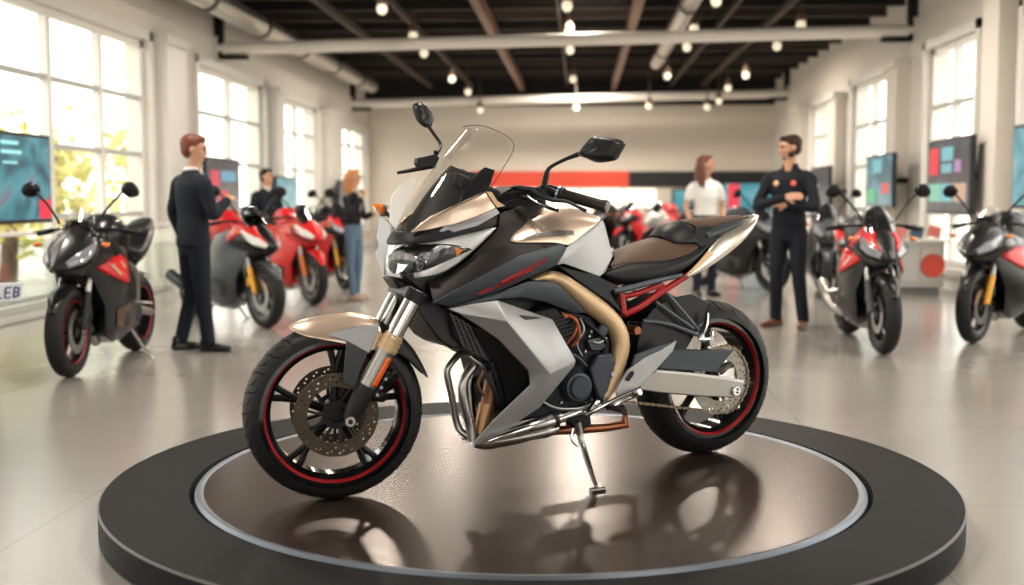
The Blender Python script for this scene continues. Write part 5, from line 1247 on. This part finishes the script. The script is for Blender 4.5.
gbike((826, 299), (818, 284), dict(nose=M_GRY2, belly=M_BLK2, tank=M_GRY2, tail=M_GRY2, fender=M_GRY2, rim=M_BLACK), 'grey motorcycle half hidden behind the red and black one at right')
gbike((622, 258), (668, 255), dict(nomir=1, nose=M_BLK2, belly=M_REDB, tank=M_WHT2, tail=M_REDB, fender=M_REDB, nosepanel=M_REDB, rim=M_BLACK), 'red motorcycle with a white tank far back above the rider seat')
gbike((650, 262), (696, 258), dict(nomir=1, nose=M_WHT2, belly=M_REDB, tank=M_REDB, tail=M_BLK2, fender=M_BLK2, rim=M_BLACK), 'small red motorcycle with white nose far back left of the woman in white')
gbike((596, 258), (634, 253), dict(nomir=1, nose=M_BLK2, belly=M_BLK2, tank=M_BLK2, tail=M_GRY2, fender=M_BLK2, rim=M_BLACK), 'small black motorcycle far back just right of the silver fuel tank')
# ================================================================== people
SKIN = mat('skin', (.56, .30, .19), .5, noise=.05)
def limb(pts, rs, bm, seg=12, n=4):
    pts = [Vector(p) for p in pts]
    d0 = (pts[0]-pts[1]).normalized(); d1 = (pts[-1]-pts[-2]).normalized()
    P_ = [pts[0]+d0*rs[0]*.8, pts[0]+d0*rs[0]*.45]+pts+[pts[-1]+d1*rs[-1]*.45, pts[-1]+d1*rs[-1]*.8]
    R_ = [rs[0]*.35, rs[0]*.85]+list(rs)+[rs[-1]*.85, rs[-1]*.35]
    tube_bm(P_, R_, seg=seg, bm=bm, smoothn=n)
def rings(bm, st, n=20):
    """st: (x, y, z, rx, ry) ellipse rings upwards"""
    R_ = [[bm.verts.new((x+rx*cos(2*pi*k/n), y+ry*sin(2*pi*k/n), z)) for k in range(n)] for x, y, z, rx, ry in st]
    for A, B in zip(R_, R_[1:]):
        for k in range(n): bm.faces.new((A[k], A[(k+1) % n], B[(k+1) % n], B[k]))
    bm.faces.new(R_[0][::-1]); bm.faces.new(R_[-1])
def cloth(name, bm, m, par, vox=.011, sm=6):
    bmesh.ops.recalc_face_normals(bm, faces=bm.faces)
    o = mesh_obj(name, bm, m, par)
    r = o.modifiers.new('r', 'REMESH'); r.mode = 'VOXEL'; r.voxel_size = vox; r.use_smooth_shade = True
    s = o.modifiers.new('sm', 'SMOOTH'); s.iterations = sm; s.factor = .5
    return o
def hand(bm, wrist, fwd, up, curl=.5, side=1):
    """palm + four fingers + thumb. fwd: direction of the hand, up: back of the hand"""
    f = Vector(fwd).normalized(); u = Vector(up); u = (u-f*u.dot(f)).normalized(); l = u.cross(f)*side
    w = Vector(wrist)
    for t in (-.024, -.008, .008, .024): limb([w+f*.005+l*t*.7, w+f*.045+l*t, w+f*.085+l*t], [.013, .014, .012], bm, 8, 2)
    for t, L in ((-.027, .062), (-.009, .075), (.009, .080), (.027, .070)):
        p0 = w+f*.085+l*t; d1 = (f*cos(curl*.5)-u*sin(curl*.5)); d2 = (f*cos(curl*1.3)-u*sin(curl*1.3)); d3 = (f*cos(curl*2)-u*sin(curl*2))
        p1 = p0+d1*L*.45; p2 = p1+d2*L*.32; p3 = p2+d3*L*.23
        limb([p0, p1, p2, p3], [.009, .0085, .008, .007], bm, 8, 2)
    t0 = w+f*.03+l*.022; t1 = t0+(l*.8+f*.6-u*.2)*.035; t2 = t1+(f*.9+l*.25-u*.3)*.032; limb([t0, t1, t2], [.012, .010, .008], bm, 8, 2)
def person(loc, head_ang, H, lab, d):
    k = H/1.75
    o = empty('person', loc, head_ang); o.scale = (k, k, k); tag(o, lab, 'person')
    T = d.get('twist', 0)   # head yaw relative to the body
    sh = d.get('sw', .19)
    body = bmesh.new(); hz = 1.645
    hx = d.get('hx', .015)
    rings(body, [(hx-.02, 0, 1.42, .058, .062), (hx-.012, 0, 1.47, .053, .056), (hx-.005, 0, 1.52, .052, .055), (hx, 0, 1.56, .058, .06)])
    Mh = Matrix.Translation((hx, 0, hz)) @ Matrix.Rotation(T, 4, 'Z') @ Matrix.Rotation(d.get('nod', 0), 4, 'Y')
    def hp(x, y, z): return Mh @ Vector((x, y, z))
    hb_ = bmesh.new()
    # skull, jaw, nose, brow, lips, ears
    for c, r in (((-.012, 0, .025), (.098, .076, .088)), ((.012, 0, -.03), (.078, .062, .082)), ((.045, 0, -.078), (.036, .036, .026)), ((.058, 0, .028), (.036, .054, .020)), ((.070, 0, -.048), (.022, .028, .012)), ((.05, .034, -.02), (.034, .026, .03)), ((.05, -.034, -.02), (.034, .026, .03)), ((-.008, .078, -.005), (.02, .012, .032)), ((-.008, -.078, -.005), (.02, .012, .032))):
        ellipsoid_bm((0, 0, 0), (1, 1, 1), bm=hb_) if False else None
        M = Mh @ Matrix.Translation(c) @ Matrix.Diagonal((*r, 1)); bmesh.ops.create_uvsphere(body, u_segments=16, v_segments=12, radius=1, matrix=M)
    limb([hp(.082, 0, .02), hp(.098, 0, -.018), hp(.088, 0, -.026)], [.010, .013, .012], body, 8, 2)
    S = {1: Vector((-.01, sh, 1.40)), -1: Vector((-.01, -sh, 1.40))}
    top = bmesh.new()
    fat = d.get('fat', 1.0)
    rings(top, [(0, 0, .86 if d.get('long') else .93, .118*fat, .165*fat), (0, 0, 1.0, .108*fat, .155*fat), (.005, 0, 1.12, .105*fat, .145*fat), (.005, 0, 1.25, .118*fat, .168*fat), (0, 0, 1.36, .112*fat, .175*fat), (-.008, 0, 1.425, .082, .15), (-.01, 0, 1.465, .062, .085), (-.008, 0, 1.49, .058, .064)])
    ar = d.get('ar', 1.0)
    for s in (1, -1):
        el, wr, fw_, up = d['arms'][s]
        el = Vector(el); wr = Vector(wr); sl = d.get('sleeve', 1.0)
        limb([S[s]+Vector((0, -s*.03, 0)), S[s].lerp(el, .5), el, el.lerp(wr, .5), wr-(wr-el).normalized()*.01], [.046, .040, .034, .031, .026], body, 10, 3)
        if sl >= 1: limb([S[s]+Vector((0, -s*.05, -.01)), S[s]+(el-S[s])*.15, S[s].lerp(el, .55), el, el.lerp(wr, .5), wr-(wr-el).normalized()*.02], [.062*ar, .062*ar, .054*ar, .049*ar, .045*ar, .039*ar], top, 12, 3)
        else: limb([S[s]+Vector((0, -s*.05, -.01)), S[s]+(el-S[s])*.2, S[s].lerp(el, .62)], [.058, .058, .054], top, 12, 3)
        hand(body, wr, fw_, up, d.get('curl', .5), s)
    tr = bmesh.new(); rings(tr, [(0, 0, .80, .098, .15), (0, 0, .90, .112, .162), (0, 0, .98, .108, .15), (0, 0, 1.03, .10, .14)])
    rings(body, [(0, 0, .82, .08, .13), (0, 0, .95, .09, .13), (0, 0, 1.2, .085, .12), (0, 0, 1.38, .08, .13), (0, 0, 1.44, .05, .06)])
    lr = d.get('lr', 1.0)
    for s in (1, -1):
        kn, an = d['legs'][s]; kn = Vector(kn); an = Vector(an); hi = Vector((0, s*.085, .88))
        limb([hi, kn, an], [.066, .05, .038], body, 10, 3)
        limb([hi, hi.lerp(kn, .5), kn, kn.lerp(an, .45), an+Vector((0, 0, .0))], [.090*lr, .083*lr, .066*lr, .060*lr, .055*lr], tr, 14, 3)
        fd = Vector(d.get('toe', {}).get(s, (1, s*.15, 0))).normalized()
        sh_ = bmesh.new(); a0 = Vector((an.x, an.y, .045))
        limb([a0-fd*.05, a0+fd*.03, a0+fd*.11+Vector((0, 0, -.008)), a0+fd*.17+Vector((0, 0, -.014))], [.043, .042, .036, .028], sh_, 12, 3)
        limb([a0-fd*.03+Vector((0, 0, .01)), a0-fd*.03+Vector((0, 0, .06))], [.042, .044], sh_, 12, 2)
        limb([Vector((an.x, an.y, .1)), Vector((an.x, an.y, .04))+fd*.05], [.034, .026], body, 8, 2)
        for v in sh_.verts: v.co.z = max(.004, v.co.z)
        cloth('shoe', sh_, d['shoe'], o, .009, 3)
    bo = cloth('body', body, SKIN, o, .0065, 3)
    cloth('trousers', tr, d['tr'], o)
    tp = cloth(d.get('topname', 'jacket'), top, d['top'], o)
    # shirt front and collar
    if d.get('shirt'):
        sm = bmesh.new(); rings(sm, [(-.006, 0, 1.44, .066, .070), (-.006, 0, 1.505, .061, .064)], 20)
        cloth('shirt_collar', sm, d['shirt'], o, .008, 2)
        mesh_obj('shirt_front', plate_bm([(.118, .035, 1.42), (.128, .012, 1.20), (.128, -.012, 1.20), (.118, -.035, 1.42), (.09, -.04, 1.46), (.09, .04, 1.46)], (-.03, 0, 0)), d['shirt'], o)
        for s in (1, -1): mesh_obj('lapel', plate_bm([(.098, s*.045, 1.465), (.120, s*.060, 1.40), (.132, s*.045, 1.33), (.136, s*.008, 1.18), (.126, s*.022, 1.38)], (-.012, 0, 0)), d['top'], o)
    # hair
    hr = bmesh.new()
    for c, r in (((-.028, 0, .045), (.098, .086, .082)), ((-.045, 0, .0), (.070, .080, .080)), ((.03, 0, .088), (.055, .062, .034))):
        bmesh.ops.create_uvsphere(hr, u_segments=20, v_segments=14, radius=1, matrix=Mh @ Matrix.Translation(c) @ Matrix.Diagonal((*r, 1)))
    if d.get('hairlen', 0):
        L = d['hairlen']
        for a in (-1, -.66, -.33, 0, .33, .66, 1):
            t = pi+a*1.3; r0 = .078
            p0 = hp(-.01+cos(t)*r0, sin(t)*.078, .04); p1 = hp(-.015+cos(t)*.095, sin(t)*.092, -.04); p2 = p1+Vector((-.01+.03*abs(a), a*.01, -L*.5)); p3 = p1+Vector((.0+.05*abs(a), a*.0, -L))
            limb([p0, p1, p2, p3], [.03, .034, .036, .018], hr, 10, 3)
    ho = cloth('hair', hr, d['hair'], o, .010, 4)
    for s in (1, -1):
        mesh_obj('eye', ellipsoid_bm(hp(.082, s*.031, .006), (.009, .013, .008), Mh.to_3x3(), seg=12, rings=8), mat('dark eye', (.03, .02, .018), .2), o)
        mesh_obj('eyebrow', tube_bm([hp(.090, s*.014, .030), hp(.090, s*.03, .035), hp(.080, s*.048, .029)], .005, seg=6), d['hair'], o)
    mesh_obj('lips', tube_bm([hp(.086, .022, -.050), hp(.095, 0, -.048), hp(.086, -.022, -.050)], [.003, .006, .003], seg=8), mat('lips', (.5, .17, .13), .5), o)
    if d.get('beard'):
        bd = bmesh.new()
        for c, r in (((.035, 0, -.083), (.048, .040, .026)), ((.01, .052, -.055), (.04, .012, .04)), ((.01, -.052, -.055), (.04, .012, .04))):
            bmesh.ops.create_uvsphere(bd, u_segments=16, v_segments=10, radius=1, matrix=Mh @ Matrix.Translation(c) @ Matrix.Diagonal((*r, 1)))
        cloth('beard', bd, d['hair'], o, .009, 2)
    if d.get('belt'):
        b = bmesh.new(); rings(b, [(0, 0, .985, .124*fat, .166*fat), (0, 0, 1.02, .122*fat, .162*fat)]); mesh_obj('belt', b, M_BLACK, o)
    return o
NAVY = mat('navy suit cloth', (.012, .019, .034), .8, noise=.05, scale=80, bump=.2)
NAVY2 = mat('dark navy uniform', (.009, .013, .025), .75, bump=.2, scale=80)
WSH = mat('white shirt cloth', (.78, .76, .73), .7)
DSH = mat('black dress shoe', (.012, .011, .011), .25, coat=.4)
BSH = mat('brown leather shoe', (.13, .05, .025), .4)
JEAN = mat('faded blue jeans', (.10, .17, .25), .8, bump=.2, scale=90)
DTR = mat('dark blue trousers', (.018, .026, .05), .8)
A45 = radians
std_legs = {1: ((.01, .10, .48), (-.02, .11, .09)), -1: ((.01, -.09, .48), (-.01, -.10, .09))}
# man in the navy suit, seen from behind at an angle, facing right and slightly away
g = on_z(196, 352, 0)
pm1 = person((g.x, g.y, 0), radians(48), 1.70, 'man in a navy suit beside the black motorcycle with red side panel', dict(
    twist=-.7, nod=.12, hx=.03, arms={-1: ((.04, -.25, 1.12), (.24, -.14, 1.24), (.6, .6, .3), (0, -.4, 1)), 1: ((-.03, .27, 1.14), (.06, .27, .90), (.2, -.2, -1), (0, 1, 0))},
    legs={1: ((.03, .10, .48), (-.06, .13, .09)), -1: ((.02, -.09, .48), (.06, -.10, .09))}, toe={-1: (.6, -.8, 0), 1: (1, -.2, 0)},
    top=NAVY, tr=NAVY, shirt=WSH, shoe=DSH, hair=mat('auburn hair', (.15, .035, .014), .5, bump=.4, scale=120), long=True, fat=1.08, ar=1.05))
# man among the motorcycles
g = on_z(268, 288, 0)
person((g.x, g.y, 0), radians(-35), 1.60, 'dark-haired man in a dark blue jacket and white shirt among the motorcycles', dict(
    twist=.3, arms={1: ((.02, .27, 1.13), (.20, .20, 1.02), (.8, -.4, 0), (0, 0, 1)), -1: ((-.02, -.27, 1.13), (.18, -.20, .98), (.8, .4, 0), (0, 0, 1))}, legs=std_legs,
    top=NAVY, tr=NAVY, shirt=WSH, shoe=DSH, hair=mat('dark brown hair', (.02, .012, .009), .5), long=True, fat=1.08))
# blonde woman in a black jacket and jeans
g = on_z(354, 300, 0)
person((g.x, g.y, 0), radians(-20), 1.55, 'blonde woman in a black jacket and blue jeans, one hand raised to her chin', dict(
    twist=.1, sw=.165, arms={-1: ((.08, -.22, 1.14), (.20, -.10, 1.38), (.2, .5, .8), (1, 0, 0)), 1: ((.05, .21, 1.12), (.27, .08, 1.17), (.9, -.3, .1), (0, 0, 1))},
    legs={1: ((.03, .08, .48), (-.02, .10, .09)), -1: ((.0, -.08, .48), (.05, -.09, .09))}, fat=.92, lr=.9, ar=.9,
    top=mat('black jacket cloth', (.014, .015, .02), .7), tr=JEAN, shirt=WSH, shoe=mat('beige shoe', (.5, .36, .28), .6), hair=mat('blonde hair', (.48, .20, .06), .5), hairlen=.17))
# woman in a white polo shirt
g = on_z(704, 297, 0)
person((g.x, g.y, 0), radians(-70), 1.73, 'woman with long auburn hair in a short-sleeved white shirt beside the dark grey motorcycle', dict(
    twist=.95, sw=.175, sleeve=.5, topname='polo_shirt', arms={-1: ((-.02, -.25, 1.13), (.06, -.22, .90), (.2, .1, -1), (0, -1, 0)), 1: ((-.02, .25, 1.13), (.06, .22, .90), (.2, -.1, -1), (0, 1, 0))},
    legs=std_legs, fat=.98, lr=.92, top=WSH, tr=DTR, shoe=DSH, hair=mat('auburn brown hair', (.12, .035, .018), .5), hairlen=.24, belt=True))
# man with crossed arms in a dark uniform shirt
g = on_z(787, 328, 0)
pm5 = person((g.x, g.y, 0), radians(-118), 1.79, 'man in a dark navy uniform shirt with badges, arms crossed', dict(
    twist=-.85, nod=.12, hx=.03, topname='uniform_shirt', arms={-1: ((.10, -.27, 1.12), (.20, .03, 1.20), (.1, 1, .1), (1, 0, .3)), 1: ((.12, .27, 1.11), (.17, .04, 1.14), (0, -1, .05), (1, 0, .2))},
    legs={1: ((.03, .11, .48), (.0, .15, .09)), -1: ((.02, -.10, .48), (-.03, -.12, .09))}, toe={1: (1, .1, 0), -1: (1, -.5, 0)},
    fat=1.02, sw=.18, ar=1.02, lr=1.0, top=NAVY2, tr=NAVY2, shoe=BSH, hair=mat('short brown hair', (.06, .022, .012), .55), beard=True))
for y, c, nm in ((.075, (.80, .16, .10), 'chest_badge'), (-.085, (.82, .50, .28), 'chest_badge')):
    mesh_obj(nm, ellipsoid_bm((.128, y, 1.325), (.012, .026, .026)), mat('badge %s' % nm+str(y), c, .5), pm5)
mesh_obj('sleeve_patch', ellipsoid_bm((.03, .262, 1.30), (.03, .014, .02)), mat('sleeve patch', (.35, .38, .45), .6), pm5)
cl = bmesh.new(); rings(cl, [(-.004, 0, 1.45, .072, .078), (.0, 0, 1.505, .068, .072)], 20); mesh_obj('collar', cl, NAVY2, pm5)
# phone held by the man in the navy suit
cam = bpy.data.cameras.new('camera'); co = bpy.data.objects.new('camera', cam); COL.objects.link(co)
cam.sensor_width = 36; cam.lens = FPX/1024*36; cam.clip_start = .05; cam.clip_end = 300
co.matrix_world = Matrix((CR, CU, -CF)).transposed().to_4x4(); co.location = CAM
cam.dof.use_dof = True; cam.dof.focus_distance = 4.55; cam.dof.aperture_fstop = 1.6
SC.camera = co
